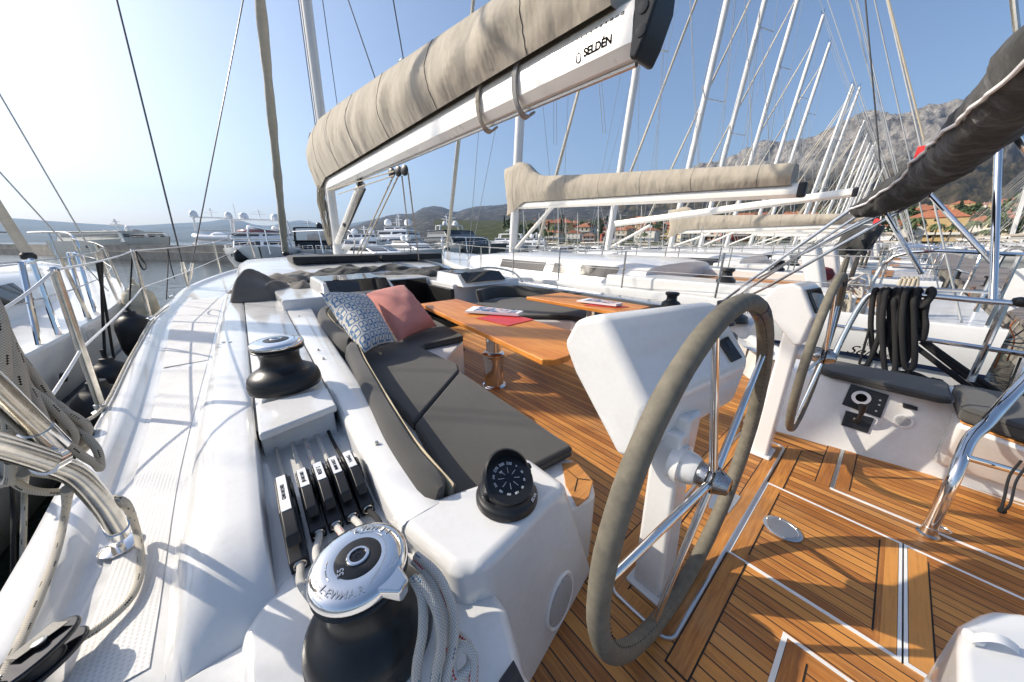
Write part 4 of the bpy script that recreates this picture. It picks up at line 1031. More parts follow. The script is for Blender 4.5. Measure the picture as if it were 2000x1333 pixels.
# stack-pack sail cover
def cover(cx_, y0, y1, ztop, zbot, wid, name, label, mat, parent, nose, emblem=None, wr=.03, ny=70, seed=0, nz=12, droop=1):
    """sides from the boom up to the zip; y0 aft end, y1 mast side; ztop/zbot/wid functions of y; nose closes round the mast"""
    m = MB()
    def ring(y, f=1.0):
        zb, zt, w_ = zbot(y), ztop(y), wid(y); out = []
        for s in (-1, 1):
            side = []
            for k in range(nz+1):
                t = k/nz; b = (.16 + (w_)*math.sin(math.pi*min(1, t*1.08)*.62+.10) * (1-t**3*.88))*f
                z = lerp(zb, zt, t)
                b += wr*(noise.noise(V(y*2.6+seed, t*2.2, s*3)) + .5*noise.noise(V(y*7+seed, t*3, s)) + .45*noise.noise(V((y+t*.9)*11, t*1.5, s+seed)))*(math.sin(math.pi*t)**.5)
                side.append(V(cx_+s*b, y, z))
            out += side if s < 0 else side[::-1]
        return out
    rows = [ring(lerp(y0, y1, i/ny)) for i in range(ny+1)]
    for i in range(1, nose[0]+1):
        t = i/nose[0]; y = y1 + nose[1]*math.sin(t*math.pi/2); r_ = ring(y1, math.cos(t*math.pi/2)**.6)
        rows.append([V(p.x, y - .18*t*math.sin((p.z-zbot(y1))/(ztop(y1)-zbot(y1))*5), p.z - nose[2]*t*(1 if p.z < lerp(zbot(y1), ztop(y1), .5) else .3)) for p in r_])
    m.grid(rows); m.add(rows[0], [tuple(range(len(rows[0])-1,-1,-1))])
    o = part(name, m, M[mat], parent, angle=80, label=label)
    step = max(4, ny//6)
    for i in range(step//2, ny, step):
        q = rows[i][:nz+1]; m = MB(); m.tube([V(p.x-.003,p.y,p.z) for p in q], .0035, 4); part('cover_seam', m, M['canvasdark'], o)
    return o
zt1 = lambda y: sinterp([(1.2,3.42),(1.8,3.50),(2.9,3.60),(5,3.87),(7,4.12),(9.1,4.36),(10.5,4.48),(12.4,4.40)], y)
zb1 = lambda y: bz(min(y,BY1))+.30 if y < 10.6 else lerp(bz(BY1)+.30, 3.02, (y-10.6)/1.0)
wd1 = lambda y: sinterp([(1.2,.04),(1.8,.09),(3,.17),(6,.22),(9,.25),(11.6,.26)], y)
cov = cover(CX, 1.62, 11.6, zt1, zb1, wd1, 'sail_cover', None, 'canvas', boom, (8,.55,.12), wr=.045, ny=110, seed=2)
m = MB()
for y in (2.86, 5.15, 8.6):                      # lazy-jack webbing tabs on the upper edge
    z = zt1(y); x = CX-.12; m.tube([V(x-.02,y-.07,z-.03), V(x-.02,y+.07,z-.02), V(x,y+.05,z+.06), V(x,y-.04,z+.055), V(x-.02,y-.07,z-.03)], .012, 6)
part('webbing_tab', m, M['paper'], cov)
m = MB(); m.tube(curve([V(CX-.10,11.95,4.42), V(CX-.02,12.1,4.55), V(CX+.1,11.9,4.5), V(CX+.05,11.5,4.62)], 6), .09, 8); part('collar', m, M['canvasdark'], cov)
def tie(y, mt, nm):
    m = MB(); z = bz(y)
    for d, k in ((0,0),(.022,.3),(.045,.6)):
        m.tube(curve([V(CX-.10,y+d,z+.36), V(CX-.145,y+d,z+.22), V(CX-.135,y+d*.8,z+.06), V(CX-.07,y+d*.6,z-.04-.03*k), V(CX+.02,y+d,z-.06-.02*k), V(CX+.10,y+d,z-.01)], 5), .011, 8)
    part(nm, m, M[mt], label='coiled rope tie looped round the boom, ' + ('brownish, further from the boom end' if mt == 'rope_w' else 'grey-blue, nearer the boom end'), cat='rope', group='rope ties round the boom')
M['rope_brown'] = rope_mat('brown_rope', (.36,.27,.21), (.15,.1,.08), .2, .3, .6)
tie(3.22, 'rope_w', 'rope_tie'); tie(2.62, 'rope_grey', 'rope_tie')
# vang strut and blocks
va, vb = at(706,360,x=CX), at(655,484,x=CX)
m = MB(); m.tube([va, vb], .085, 16); vg = part('vang_strut', m, M['boom'], yacht)
m = MB(); m.tube([va+V(.05,-.05,-.1), lerp(va,vb,.5)+V(.10,-.1,0), vb+V(.1,-.1,.05)], .02, 6); m.lathe(lerp(va,vb,.55)+V(-.05,-.14,0), [(.06,-.03),(.09,0),(.06,.03)], 16, V(1,0,0)); m.lathe(va+V(-.05,-.02,.02), [(.07,-.05),(.11,0),(.07,.05)], 16, V(1,0,0)); part('vang_tackle', m, M['black'], vg)
m = MB()
for u, v in ((765,338),(778,335),(790,333)): m.lathe(at(u,v,x=CX), [(.05,-.03),(.085,-.01),(.085,.01),(.05,.03)], 16, V(1,.3,0))
bl = part('sheet_block', m, M['black'], yacht)
for (u0,v0,u1,v1,y,lab) in ((768,345,695,503,7.9,'mainsheet line from the boom blocks down to the port deck eye'),(779,342,700,506,7.8,'second mainsheet line beside the port deck eye'),(785,345,803,500,7.0,'mainsheet line to the starboard deck eye'),(797,338,818,508,6.9,'outer mainsheet line to the starboard deck eye')):
    a = at(u0,v0,x=CX); b = at(u1,v1,z=1.05); m = MB(); m.tube([a,b], .014, 6); part('rope', m, M['rope_w'], label=lab, cat='rope', group='mainsheet lines')
m = MB(); 
for (a,b) in ((at(770,335,x=CX-.1), at(640,372,x=CX-.1)), (at(770,343,x=CX-.1), at(660,380,x=CX-.1))): m.tube([a,b], .012, 5)
part('reefing_line', m, M['rope_w'], yacht)
# bundled halyards at the mast foot
m = MB(); random.seed(5)
for k in range(12):
    x0 = CX - .16 - .10*random.random(); y0 = 11.45+.2*random.random(); z0 = 3.1-.2*random.random(); L_ = .5+1.1*random.random()
    m.tube(curve([V(x0,y0,z0), V(x0-.06,y0,z0-L_*.5), V(x0+.02,y0,z0-L_), V(x0+.09,y0,z0-L_*.6), V(x0+.03,y0,z0-.05)], 5), .014, 5)
part('rope', m, M['rope_cream'], label='bunch of pale halyard tails hanging on the mast under the sail cover', cat='rope')
# standing rigging
def stay(p, q, r=.012, mat='wire', nm='shroud', parent=None, lab=None):
    m = MB(); m.tube([p, q], r, 6); return part(nm, m, M[mat], parent or yacht)
def ext(a, b, k): return a + (b-a)*k
B = at(367,558,z=.50)
for (u, v, r) in ((228,0,.016),(475,0,.013)):
    T = at(u, v, y=B.y); s_ = stay(B, ext(B, T, 1.3), r)
    m = MB(); dd = (T-B).normalized(); m.tube([B, B+dd*.55], r*2.0, 8); m.tube([B+dd*.15, B+dd*.38], r*3.0, 8); part('turnbuckle', m, M['chromeold'], s_)
# forestay with furled genoa
fa, fb = at(557,490,x=CX), at(508,0,x=CX); fb = ext(fa, fb, 1.25)
m = MB(); m.tube([lerp(fa,fb,i/40) for i in range(41)], lambda t: .20-.03*t, 12, rf=lambda i,a: 1+.08*math.sin(a*2+i*.8)+.05*math.sin(i*1.9)); fr = part('furled_genoa', m, M['sailcloth'], yacht)
m = MB(); m.lathe(fa-V(0,0,.25), [(.14,-.1),(.22,0),(.22,.10),(.14,.2),(.1,.3)], 16); part('furler_drum', m, M['black'], fr)
# lazy jacks, topping lift, backstays
for (u0,v0,u1,v1,r) in ((600,0,645,490,.0),(660,215,630,0,.008),(790,128,768,0,.008),(735,160,680,0,.01)):
    if r: stay(at(u0,v0,x=CX-.12), ext(at(u0,v0,x=CX-.12), at(u1,v1,x=CX-.3), 1.6), r, 'wire', 'lazy_jack')
stay(V(CX,BY0-.1,3.05), V(CX,9.0,26), .008, 'wirepale', 'topping_lift')
# lifelines and stanchions on the port side
SB = [((200,803),(105,528),(158,680)), ((294,622),(259,490),(278,548)), ((431,534),(417,474),(424,503))]
tops = []; mids = []
for (b_, t_2, m_) in SB:
    b0 = at(*b_, z=.46 if b_[1] > 600 else .56); t0 = at(*t_2, y=b0.y); tops.append(t0); mids.append(lerp(b0, t0, .47))
    m = MB(); m.tube([b0, t0], .021, 12); s_ = part('stanchion', m, M['chromeold'], yacht)
    m = MB(); m.lathe(b0, [(.045,0),(.045,.006),(.028,.014),(.026,.05)], 20); part('stanchion_base', m, M['chrome'], s_)
    m = MB(); m.lathe(t0, [(.020,-.01),(.024,.005),(.014,.018)], 14); part('stanchion_cap', m, M['chrome'], s_)
def sag(a, b, n=10, s=.02): return [lerp(a, b, i/n) - V(0,0,s*4*(i/n)*(1-i/n)) for i in range(n+1)]
gate_t, gate_m = at(-60,640,x=-.92), at(-20,930,x=-.90)
bow_t, bow_m = V(.4,17.5,2.0), V(.4,17.5,1.5)
for seq, nm in (([gate_t]+tops+[bow_t], 'lifeline'), ([gate_m]+mids+[bow_m], 'lifeline')):
    m = MB(); pts = []
    for a, b in zip(seq, seq[1:]): pts += sag(a, b)[:-1]
    m.tube(pts+[seq[-1]], .0075, 6); part(nm, m, M['white'], yacht)
# bow rail
m = MB()
for s in (-1, 1): m.tube(curve([V(CX+s*1.95,17.5,.9), V(CX+s*1.95,17.5,2.0), V(CX+s*1.2,21,2.1), V(CX+s*.3,24,2.1)], 6), .03, 8); m.tube([V(CX+s*1.2,21,2.1), V(CX+s*1.2,20.8,.9)], .03, 6)
part('bow_rail', m, M['chrome'], yacht)

# ---- port pushpit with flecked rope coil, block and sheets ----
pa = [at(-140,775,x=-.98), at(0,885,x=-.84), at(95,912,x=-.80)]
tb = [at(-60,870,z=.62), at(30,893,z=.62), at(110,908,z=.62), at(165,940,z=.61), at(210,990,z=.585), at(232,1035,z=.545), at(236,1062,z=.50)]
K = lambda u, v, y: at(u, v, y=y)
railL = [K(-120,842,.85), K(0,872,.98), K(95,903,1.08), K(150,930,1.14), K(200,985,1.20), K(228,1030,1.235)]
m = MB(); m.tube(curve(railL, 8), .0215, 16); pr_ = part('pushpit_rail', m, M['chromeold'], yacht)
m = MB(); m.tube([railL[-1], lerp(railL[-1], at(238,1062,z=.44), .35)], .024, 16); m.tube([railL[2]-V(.004,.01,0), railL[2]+V(.006,.02,-.004)], .0235, 16); part('rail_ferrule', m, M['chrome'], pr_)
ft = at(236,1066,z=.432); m = MB(); m.lathe(ft, [(.055,0),(.055,.006),(.030,.016),(.010,.020)], 28); m.tube([ft+V(0,0,.01), lerp(railL[-1], ft, .4)], .010, 10); part('rail_foot', m, M['chrome'], pr_)
railU = [K(-150,650,.95), K(-40,735,1.02), K(20,790,1.06), K(78,845,1.10)]
m = MB(); m.tube(curve(railU, 6), .0215, 16); part('pushpit_rail', m, M['chromeold'], yacht)
m = MB(); m.tube([K(70,838,1.095), K(106,872,1.12)], .0245, 16); m.tube([K(106,872,1.12), K(118,892,1.125)], .009, 8); part('rail_ferrule', m, M['chrome'], pr_)
# coil of flecked rope
def rope(pts, r, mt, lab, n=8, grp=None, seg=12, nm='rope'):
    m = MB(); m.tube(curve(pts, n), r, seg); return part(nm, m, M[mt], label=lab, cat='rope', group=grp)
K0 = K
K = lambda u, v, y: at(u, v, y=y+.14)
random.seed(11); P_ = []
loops = []
for k in range(13):
    d = k*.5; y = 1.0 + .035*(k % 3) + .012*k; j = lambda s=8: random.uniform(-s, s)
    tu, tv = -30+5*k+j(), 560+14*k+j()
    bu, bv = -10+14*k+j(14), 945-7*k+j(14)
    loops += [K(tu,tv,y), K(tu+34+j(),tv+70+j(),y-.02), K(lerp(tu,bu,.55)+30+j(),lerp(tv,bv,.55)+j(),y-.03), K(bu+20,bv-30,y-.02), K(bu+8,bv,y), K(bu-28,bv-30,y+.03), K(lerp(tu,bu,.5)-14+j(),lerp(tv,bv,.5)+j(),y+.04), K(tu-15,tv+60,y+.03)]
rope(loops, .0085, 'rope_w', 'thick coil of white rope with black flecks hanging on the port rail', 6)
rope([K(60,800,1.0), K(110,850,1.03), K(160,890,1.06), K(185,905,1.08), K(196,915,1.09), K(190,880,1.1), K(160,845,1.12), K(120,810,1.13), K(70,740,1.13), K(30,690,1.12)], .0085, 'rope_w', 'loop of black flecked white rope reaching beyond the rail end', 8)
rope([K(0,905,1.08), K(40,950,1.10), K(95,962,1.12), K(140,955,1.14), K(125,935,1.10), K(80,925,1.06), K(30,920,1.05)], .0085, 'rope_w', 'lower turn of black flecked white rope below the port rail', 8)
zz = .448
K = K0
rope([K(215,975,1.24), K(245,985,1.25), at(265,1030,z=.50), at(274,1080,z=zz+.01), at(272,1130,z=zz), at(250,1175,z=zz), at(195,1225,z=zz+.005), at(140,1258,z=zz+.02), at(95,1282,z=zz+.045)], .0105, 'rope_w', 'flecked jib sheet curving over the side deck into the black block', 8)
rope([K(132,955,1.14), at(128,1000,z=.56), at(110,1080,z=.50), at(80,1160,z=.495), at(50,1230,z=.50), at(22,1290,z=.515), at(-5,1345,z=.52)], .0105, 'rope_w', 'flecked rope running along the toe rail towards the black block', 8)
rope([K(45,925,1.12), at(48,960,x=-.92), at(46,1040,x=-.97), at(44,1150,x=-1.0), at(42,1300,x=-1.0)], .009, 'rope_w', 'flecked rope hanging over the port side at the left edge', 8)
rope([K(18,890,1.0), at(24,960,x=-.95), at(26,1060,x=-1.0), at(24,1180,x=-1.05), at(20,1320,x=-1.05)], .007, 'rope_black', 'thick black rope hanging over the port side at the left edge', 8)
# long rope on the toe rail
rope([at(u,v,z=z) for u,v,z in [(168,822,.52),(190,808,.497),(215,775,.495),(250,705,.495),(285,645,.498),(300,622,.502),(330,598,.51)]], .0095, 'rope_w', 'thin flecked rope lying along the toe rail from the grey fairlead', 8)
# black snatch block at the lower left
c = at(70,1292,z=.50); a1 = (at(125,1235,z=.50)-at(15,1330,z=.50)).normalized(); a2 = V(-.35,-.25,.9); a2 = (a2-a1*a2.dot(a1)).normalized(); a3 = a1.cross(a2)
m = MB()
for s in (-1, 1):
    ring_ = []
    for i in range(28):
        a = 2*math.pi*i/28; ring_.append(c + a1*.088*math.cos(a) + a3*.052*math.sin(a) + a2*(s*.014))
    m.plate(ring_, a2*.014*s)
bk = part('pulley_block', m, M['blackgloss'], label='black snatch block at the lower left corner with a rope through it', cat='pulley', bevel=.006, seg=3)
m = MB(); m.lathe(c-a2*.022, [(.05,0),(.042,.010),(.042,.034),(.05,.044)], 24, a2); part('sheave', m, M['black'], bk)
m = MB(); m.lathe(c+a1*.02+a2*.035, [(.013,0),(.013,.004),(.008,.006)], 20, a2); part('rivet', m, M['chromeold'], bk)
m = MB(); q = [c-a1*.045+a3*.012+a2*.0365, c-a1*.045-a3*.022+a2*.0365, c-a1*.10-a3*.03+a2*.030, c-a1*.10+a3*.008+a2*.030]; m.plate(q, a2*.005); part('latch', m, M['chrome'], bk, bevel=.002)
m = MB(); q = [c+a1*.065+a3*.018+a2*.0358, c+a1*.065-a3*.03+a2*.0358, c-a1*.015-a3*.035+a2*.0358, c-a1*.015-a3*.005+a2*.0358]; m.plate(q, a2*.002); part('recess', m, M['black'], bk, bevel=.003)
# grey fairlead by the first stanchion
c = at(165,842,z=.50); m = MB(); m.obox(c+V(-.03,-.01,-.005), (.028,.008,0), (-.012,.055,0), (0,0,.038)); fl_ = part('fairlead', m, M['black'], yacht, bevel=.012, seg=4)
m = MB(); m.lathe(c+V(.012,.005,-.005), [(.052,-.016),(.056,-.012),(.056,.012),(.052,.016)], 24, V(1,.25,0)); part('fairlead_sheave', m, M['black'], fl_)
# cleats on the toe rail
for u, v in [(335,500+82),(300,628)]:
    c = at(u,v,z=.485); m = MB(); m.tube([c+V(-.02,-.12,.035), c+V(0,.12,.035)], .012, 8); m.tube([c+V(-.01,-.04,0), c+V(-.01,-.04,.035)], .01, 6); m.tube([c+V(0,.04,0), c+V(0,.04,.035)], .01, 6); part('cleat', m, M['chrome'], yacht)

# ---- folded sprayhood lying round the forward end of the cockpit ----
def cloth(path, w_, h_, mat, label, seed=0, n=12, m2=26, nm='folded_sprayhood', parent=None, nf=5, amp=1.0):
    """canvas lying in long soft folds: ridges run across the path, smooth between them"""
    P = curve(path, n); rows = []
    for i, p in enumerate(P):
        t = (P[min(i+1,len(P)-1)]-P[max(i-1,0)]).normalized(); nn = V(t.y,-t.x,0); r_ = []
        s_ = i/(len(P)-1); e = min(1, (.12+5*min(s_,1-s_)))
        for k in range(m2+1):
            a = k/m2*2-1; sk = s_ + .10*a*math.sin(seed+nf*.7)+.05*noise.noise(V(s_*3, a*1.5, seed))
            f1 = .5+.5*math.sin(2*math.pi*nf*sk+seed); f1 = f1**1.3; f2 = (1-abs(math.sin(math.pi*nf*2.3*sk+seed*2+a*1.9)))**1.4
            env = (1-abs(a)**3)*e
            hh = h_*env*(.30+amp*(.34*f1+.34*f2)+.30*noise.noise(V(s_*nf*.9+seed, a*1.6, seed)))
            side = w_*a*(.55+.45*e)*(1+.16*math.sin(2*math.pi*nf*.8*s_+seed+a)+.12*noise.noise(V(s_*nf, seed, a*.5)))
            r_.append(p + nn*side + V(0,0,max(.006,hh)))
        rows.append(r_)
    m = MB(); m.grid(rows); o = part(nm, m, M[mat], parent or yacht, angle=180)
    md_ = o.modifiers.new('solid','SOLIDIFY'); md_.thickness = .006; md_.offset = -1
    ss = o.modifiers.new('sub','SUBSURF'); ss.levels = ss.render_levels = 1
    return o
cloth([V(-.22,7.0,.60), V(-.05,6.95,.60), V(.22,6.8,.60), V(.50,6.7,.60), V(.85,6.7,.74)], .50, .46, 'canvasmid', None, 4, nf=1.6)
cloth([V(.0,7.3,.62), V(.2,7.6,.68), V(.55,7.8,.76), V(1.1,7.9,.84)], .5, .2, 'canvasmid', None, 9, nf=3)
cloth([V(.55,7.5,.76), V(1.2,7.8,.80), V(1.9,7.9,.86), V(2.6,7.85,.86), V(3.2,7.6,.80), V(3.8,7.2,.76), V(4.35,6.6,.70)], .45, .20, 'canvasdark', None, 13, nf=4)
cloth([V(2.4,7.4,.80), V(3.3,7.1,.76), V(4.1,6.6,.74), V(4.5,5.7,.62)], .34, .20, 'canvasdark', None, 21, nf=3)
m = MB(); m.tube(curve([V(3.9,6.3,.84), V(4.3,6.0,.94), V(4.6,5.5,.86), V(4.65,5.2,.66)], 8), .022, 8); part('hood_hoop', m, M['chromeold'], yacht)
c = at(503,575,z=.60); m = MB(); m.tube([c, c+V(0,0,.05)], .020, 10); m.tube([c+V(0,0,.05), c+V(0,.02,.17)], .026, 12); m.lathe(c, [(.045,0),(.045,.006),(.02,.01)], 16); part('hood_bracket', m, M['alu'], yacht)

# ---- bimini frame folded aft, canvas roll ----
hx = 4.45
bim = yacht
hinge = at(1392,602,x=hx); 
def leg(u0, v0, u1, v1, x0, x1, r=.016):
    m = MB(); a, b = at(u0,v0,x=x0), at(u1,v1,x=x1); m.tube([a, b], r, 10); return part('bimini_tube', m, M['chrome'], yacht)
leg(1392,604,1470,545,hx,hx); leg(1470,545,1672,402,hx,hx); leg(1398,610,1500,560,hx+.05,hx+.05,.013)
leg(1400,606,1700,405,hx+.04,hx,.012); leg(1500,560,1818,378,hx+.05,hx,.016); leg(1480,545,1740,400,hx+.02,hx,.011); leg(1575,492,1760,398,hx+.04,hx,.018)
leg(1818,382,1945,520,hx,4.2,.017); leg(1730,418,1800,535,4.4,4.2,.015)
roll = [at(1664,412,x=4.45), at(1700,404,x=4.40), at(1762,372,x=4.22), at(1820,335,x=3.98), at(1862,302,x=3.72), at(1915,256,x=3.40), at(1975,197,x=3.1), at(2060,110,x=2.8), at(2200,-40,x=2.5)]
m = MB(); rc = curve(roll, 16); 
def rr_(t):
    return (.118+.045*t)*(min(1, .28+(t*3.2)**.8)) * (1 + .04*math.sin(t*31) + .03*math.sin(t*57+1))
m.tube(rc, rr_, 22, rf=lambda i,a: 1+.16*noise.noise(V(i*.16, math.cos(a)*1.6, math.sin(a)*1.6))+.07*noise.noise(V(i*.55, math.cos(a)*3.5+i*.2, math.sin(a)*3.5))); bc = part('bimini_canvas', m, M['canvasdark'], yacht, angle=80)
m = MB(); pts = []; viewn = V(0,0,0)
for i, p in enumerate(rc):
    t = i/(len(rc)-1); tn = (rc[min(i+1,len(rc)-1)]-rc[max(i-1,0)]).normalized(); d_ = (V(0,0,H)-p).normalized(); up2 = V(0,0,1); o = (d_+V(0,0,.35)); o = (o-tn*o.dot(tn)).normalized()
    pts.append(p + o*(rr_(t)*(1.05+.04*math.sin(i*.8))) )
m.tube(pts, .010, 8); part('zip_piping', m, M['paper'], bc)
post0, post1 = at(1939,592,x=3.95), at(1951,255,x=4.5)
m = MB(); m.tube([post0, post1], .019, 14); part('bimini_post', m, M['chrome'], yacht)
m = MB(); m.tube([at(1974,245,x=3.6), at(2040,340,x=3.6)], .022, 12); part('bimini_tube', m, M['chrome'], yacht)
m = MB(); m.tube([at(1975,-60,x=4.0), at(1995,130,x=4.0)], .012, 8); part('backstay', m, M['chromeold'], yacht)
# ---- starboard pushpit ----
px_ = 3.95
pt = [at(1598,770,x=3.75), at(1640,672,x=3.9), at(1684,592,x=px_), at(1715,572,x=px_), at(1780,575,x=px_), at(1939,590,x=px_), at(2080,600,x=px_)]
m = MB(); m.tube(curve(pt, 8), .021, 12); part('pushpit_rail', m, M['chrome'], yacht)
m = MB(); m.tube([at(1625,636,x=px_), at(2080,704,x=px_)], .018, 10); part('pushpit_rail', m, M['chrome'], yacht)
m = MB(); m.tube([at(1965,590,x=px_), at(1895,745,x=px_)], .019, 10); part('pushpit_rail', m, M['chrome'], yacht)
m = MB(); m.tube([at(2003,700,x=3.8), at(1975,770,x=3.75)], .024, 10); part('pushpit_rail', m, M['chrome'], yacht)
m = MB(); m.lathe(at(1997,590,x=px_), [(.02,-.03),(.04,-.02),(.045,0),(.04,.02),(.02,.03)], 14); part('rail_knob', m, M['black'], yacht)
# stern handrail by the helm
hr = [V(2.535,-.441,.01), at(1862,935,y=-.44), at(1893,862,y=-.46), at(1925,830,y=-.50), at(1965,785,y=-.56), at(2020,725,y=-.62), at(2100,640,y=-.7)]
m = MB(); m.tube(curve(hr, 8), .026, 16); h_ = part('handrail', m, M['chrome'], yacht)
m = MB(); m.tube([at(1884,893,y=-.452), at(2080,948,y=-.80)], .017, 12); part('handrail_bar', m, M['chrome'], h_)
m = MB(); m.lathe(V(2.535,-.441,.006), [(.042,0),(.042,.008),(.030,.014),(.028,.05)], 24); part('handrail_foot', m, M['chromeold'], h_)
m = MB(); m.tube(curve([at(2010,905,y=-.62), at(1985,940,y=-.6), at(1973,985,y=-.58), at(1958,1000,y=-.58)], 6), .005, 6); m.tube(curve([at(1995,900,y=-.61), at(1972,930,y=-.6), at(1962,970,y=-.58), at(1955,998,y=-.58)], 6), .005, 6); m.lathe(at(1957,998,y=-.58), [(.01,-.01),(.014,0),(.01,.012)], 10)
part('cord', m, M['rope_black'], label='thin black bungee cord hanging from the handrail bar', cat='cord')
# white locker / seat box at the lower right with strap
zt = .62
q = [at(u,v,z=zt) for u,v in [(1873,1262),(1877,1215),(1915,1195),(1940,1188),(1985,1192),(2100,1215),(2100,1500),(1880,1500)]]
m = MB(); m.prism(q, [V(a.x*1.0,a.y,-.02) for a in q]); bx = part('locker_box', m, M['gelcream'], yacht, bevel=.02, seg=4)
bx.data.materials[0] = M['gel']
m = MB(); a, b, c_, d = [at(u,v,z=zt+.01) for u,v in [(1893,1238),(1990,1262),(1992,1280),(1893,1256)]]
rows = []
for i in range(9):
    t = i/8; rows.append([lerp(a,b,t)+V(0,0,.02*math.sin(t*math.pi)), lerp(d,c_,t)+V(0,0,.02*math.sin(t*math.pi))])
m.grid(rows); st_ = part('strap', m, M['white'], bx)
m = MB(); m.lathe(at(1900,1247,z=zt+.004), [(.016,0),(.016,.008),(.010,.012)], 20); part('strap_button', m, M['white'], bx)
# ---- black rope hanging on the pushpit ----
random.seed(3); yy = [at(u, 590, x=px_-.03) for u in (1700,1760,1815)]
pts = []
for k in range(8):
    u = 1712+11.5*k+random.uniform(-4,4); w1 = 16+random.uniform(-3,3); bt = 705+random.uniform(-40,22) if k < 6 else 655
    xo = px_-.045-.03*(k % 3)
    pts += [at(u+6,572,x=px_+.015), at(u,566,x=xo), at(u-6,590,x=xo-.01), at(u-10+random.uniform(-4,4),640,x=xo-.02), at(u-4,bt,x=xo), at(u+10,bt+8,x=xo), at(u+16,bt-18,x=xo), at(u+14,620,x=xo+.01), at(u+13,585,x=xo+.01)]
rope(pts, .0175, 'rope_black', 'thick black mooring rope coiled over the starboard pushpit rail', 5)
rope([at(1790,575,x=3.9), at(1800,600,x=3.87), at(1822,575,x=3.88), at(1815,569,x=3.95), at(1800,640,x=3.9), at(1790,620,x=3.9), at(1774,570,x=3.9)], .0185, 'rope_black', 'loop of black mooring rope at the right side of the hanging coil', 6)
rope([at(1722,640,x=3.88), at(1705,690,x=3.87), at(1685,728,x=3.8), at(1683,712,x=3.8)], .0165, 'rope_black', 'black rope leg leading down to the helm seat pad', 6)
rope([at(1706,590,x=3.92), at(1698,640,x=3.88), at(1678,712,x=3.8)], .008, 'rope_black', 'thin black line tied to the starboard pushpit corner', 6)
random.seed(8); pts = []
for k in range(5):
    for a in range(0, 360, 40):
        pts.append(V(3.86+(.16-.02*k)*math.cos(R(a))*.5, -.30+(.12)*math.sin(R(a)), .44+.012*k+random.uniform(0,.02)))
rope(pts, .016, 'rope_black', 'heap of black rope lying behind the starboard helm seat', 4)
for a, b, l_ in (((1790,655),(2010,805),'upper'),((1800,668),(1995,812),'middle'),((1772,665),(1985,818),'lower')):
    rope([at(a[0],a[1],x=4.3), at((a[0]+b[0])/2,(a[1]+b[1])/2+4,x=4.3), at(b[0],b[1],x=4.4)], .020, 'rope_black', 'thick black mooring line slanting down to the dock at right, %s one' % l_, 5, grp='black mooring lines')
# grey flecked sheets in the bin beside the engine panel
random.seed(6)
pts = [at(1600+random.uniform(-12,16), 735+random.uniform(-18,60), y=.40+random.uniform(-.04,.06)) for k in range(26)]
rope(pts, .013, 'rope_grey', 'tangle of grey rope stowed beside the starboard engine panel', 5)
# =====================================================================
# water, quay, land and hills
# =====================================================================
def struct(name, mb, mat, **k): return part(name, mb, mat, kind='structure', **k)
def water_mat():
    t = NT('harbour_water'); co = t.co(scale=(1,1,1)); t.set(Base_Color=(.030,.042,.038), Roughness=.06)
    a = t.noise(co, 1.6, 4, .6); b = t.noise(t.co(scale=(.35,.8,1)), .9, 3, .5); h = t.math('ADD', a, t.math('MULTIPLY', b, 1.4))
    t.bump(h, .55, .12); t.b.inputs['IOR'].default_value = 1.33; return t.m
M['water'] = water_mat()
m = MB(); m.add([(-15000,-9000,-1.4),(15000,-9000,-1.4),(15000,16000,-1.4),(-15000,16000,-1.4)], [(0,1,2,3)]); struct('water', m, M['water'], smooth=False)

def polar(u, v, D):                      # far point in the direction of a photograph pixel at horizontal distance D
    p = at(u, v, z=0) if False else None
    a = (u-1000)/FPX; b = (v-666.5)/FPX; dn = math.sin(PITCH)+b*math.cos(PITCH); fw = math.cos(PITCH)-b*math.sin(PITCH)
    r = V(fw*math.sin(PSI)+a*math.cos(PSI), fw*math.cos(PSI)-a*math.sin(PSI), -dn); k = D/math.hypot(r.x, r.y); return V(0,0,H)+r*k
def hill(name, ridge, D0, D1, nu, nv, mat, amp, fq, zb=-1.4, prof=1.0, seed=0, cliff=None):
    u0, u1 = ridge[0][0], ridge[-1][0]; rows = []
    for i in range(nu+1):
        u = lerp(u0, u1, i/nu); top = polar(u, sinterp(ridge, u), D1); base = polar(u, 473, D0); base.z = zb; row = []
        for k in range(nv+1):
            t = k/nv; p = lerp(base, top, t); s_ = t**prof
            if cliff: s_ = interp(cliff, t)
            z = lerp(zb, top.z, s_)
            n1 = noise.fractal(V(p.x*fq+seed, p.y*fq, 0), 1.0, 2.1, 6)
            n2 = 1-abs(noise.fractal(V(p.x*fq*2.3, p.y*fq*2.3+seed, 3), 1.0, 2.2, 5))*2
            z += amp*(n1+.6*n2-.4)*min(1, t*3)*(1 if t < .97 else .35)
            row.append(V(p.x, p.y, max(z, zb)))
        b2 = polar(u, 473, D1*1.25); b2.z = zb; row.append(b2); rows.append(row)
    m = MB(); m.grid(rows, flip=True); return struct(name, m, mat, angle=180)
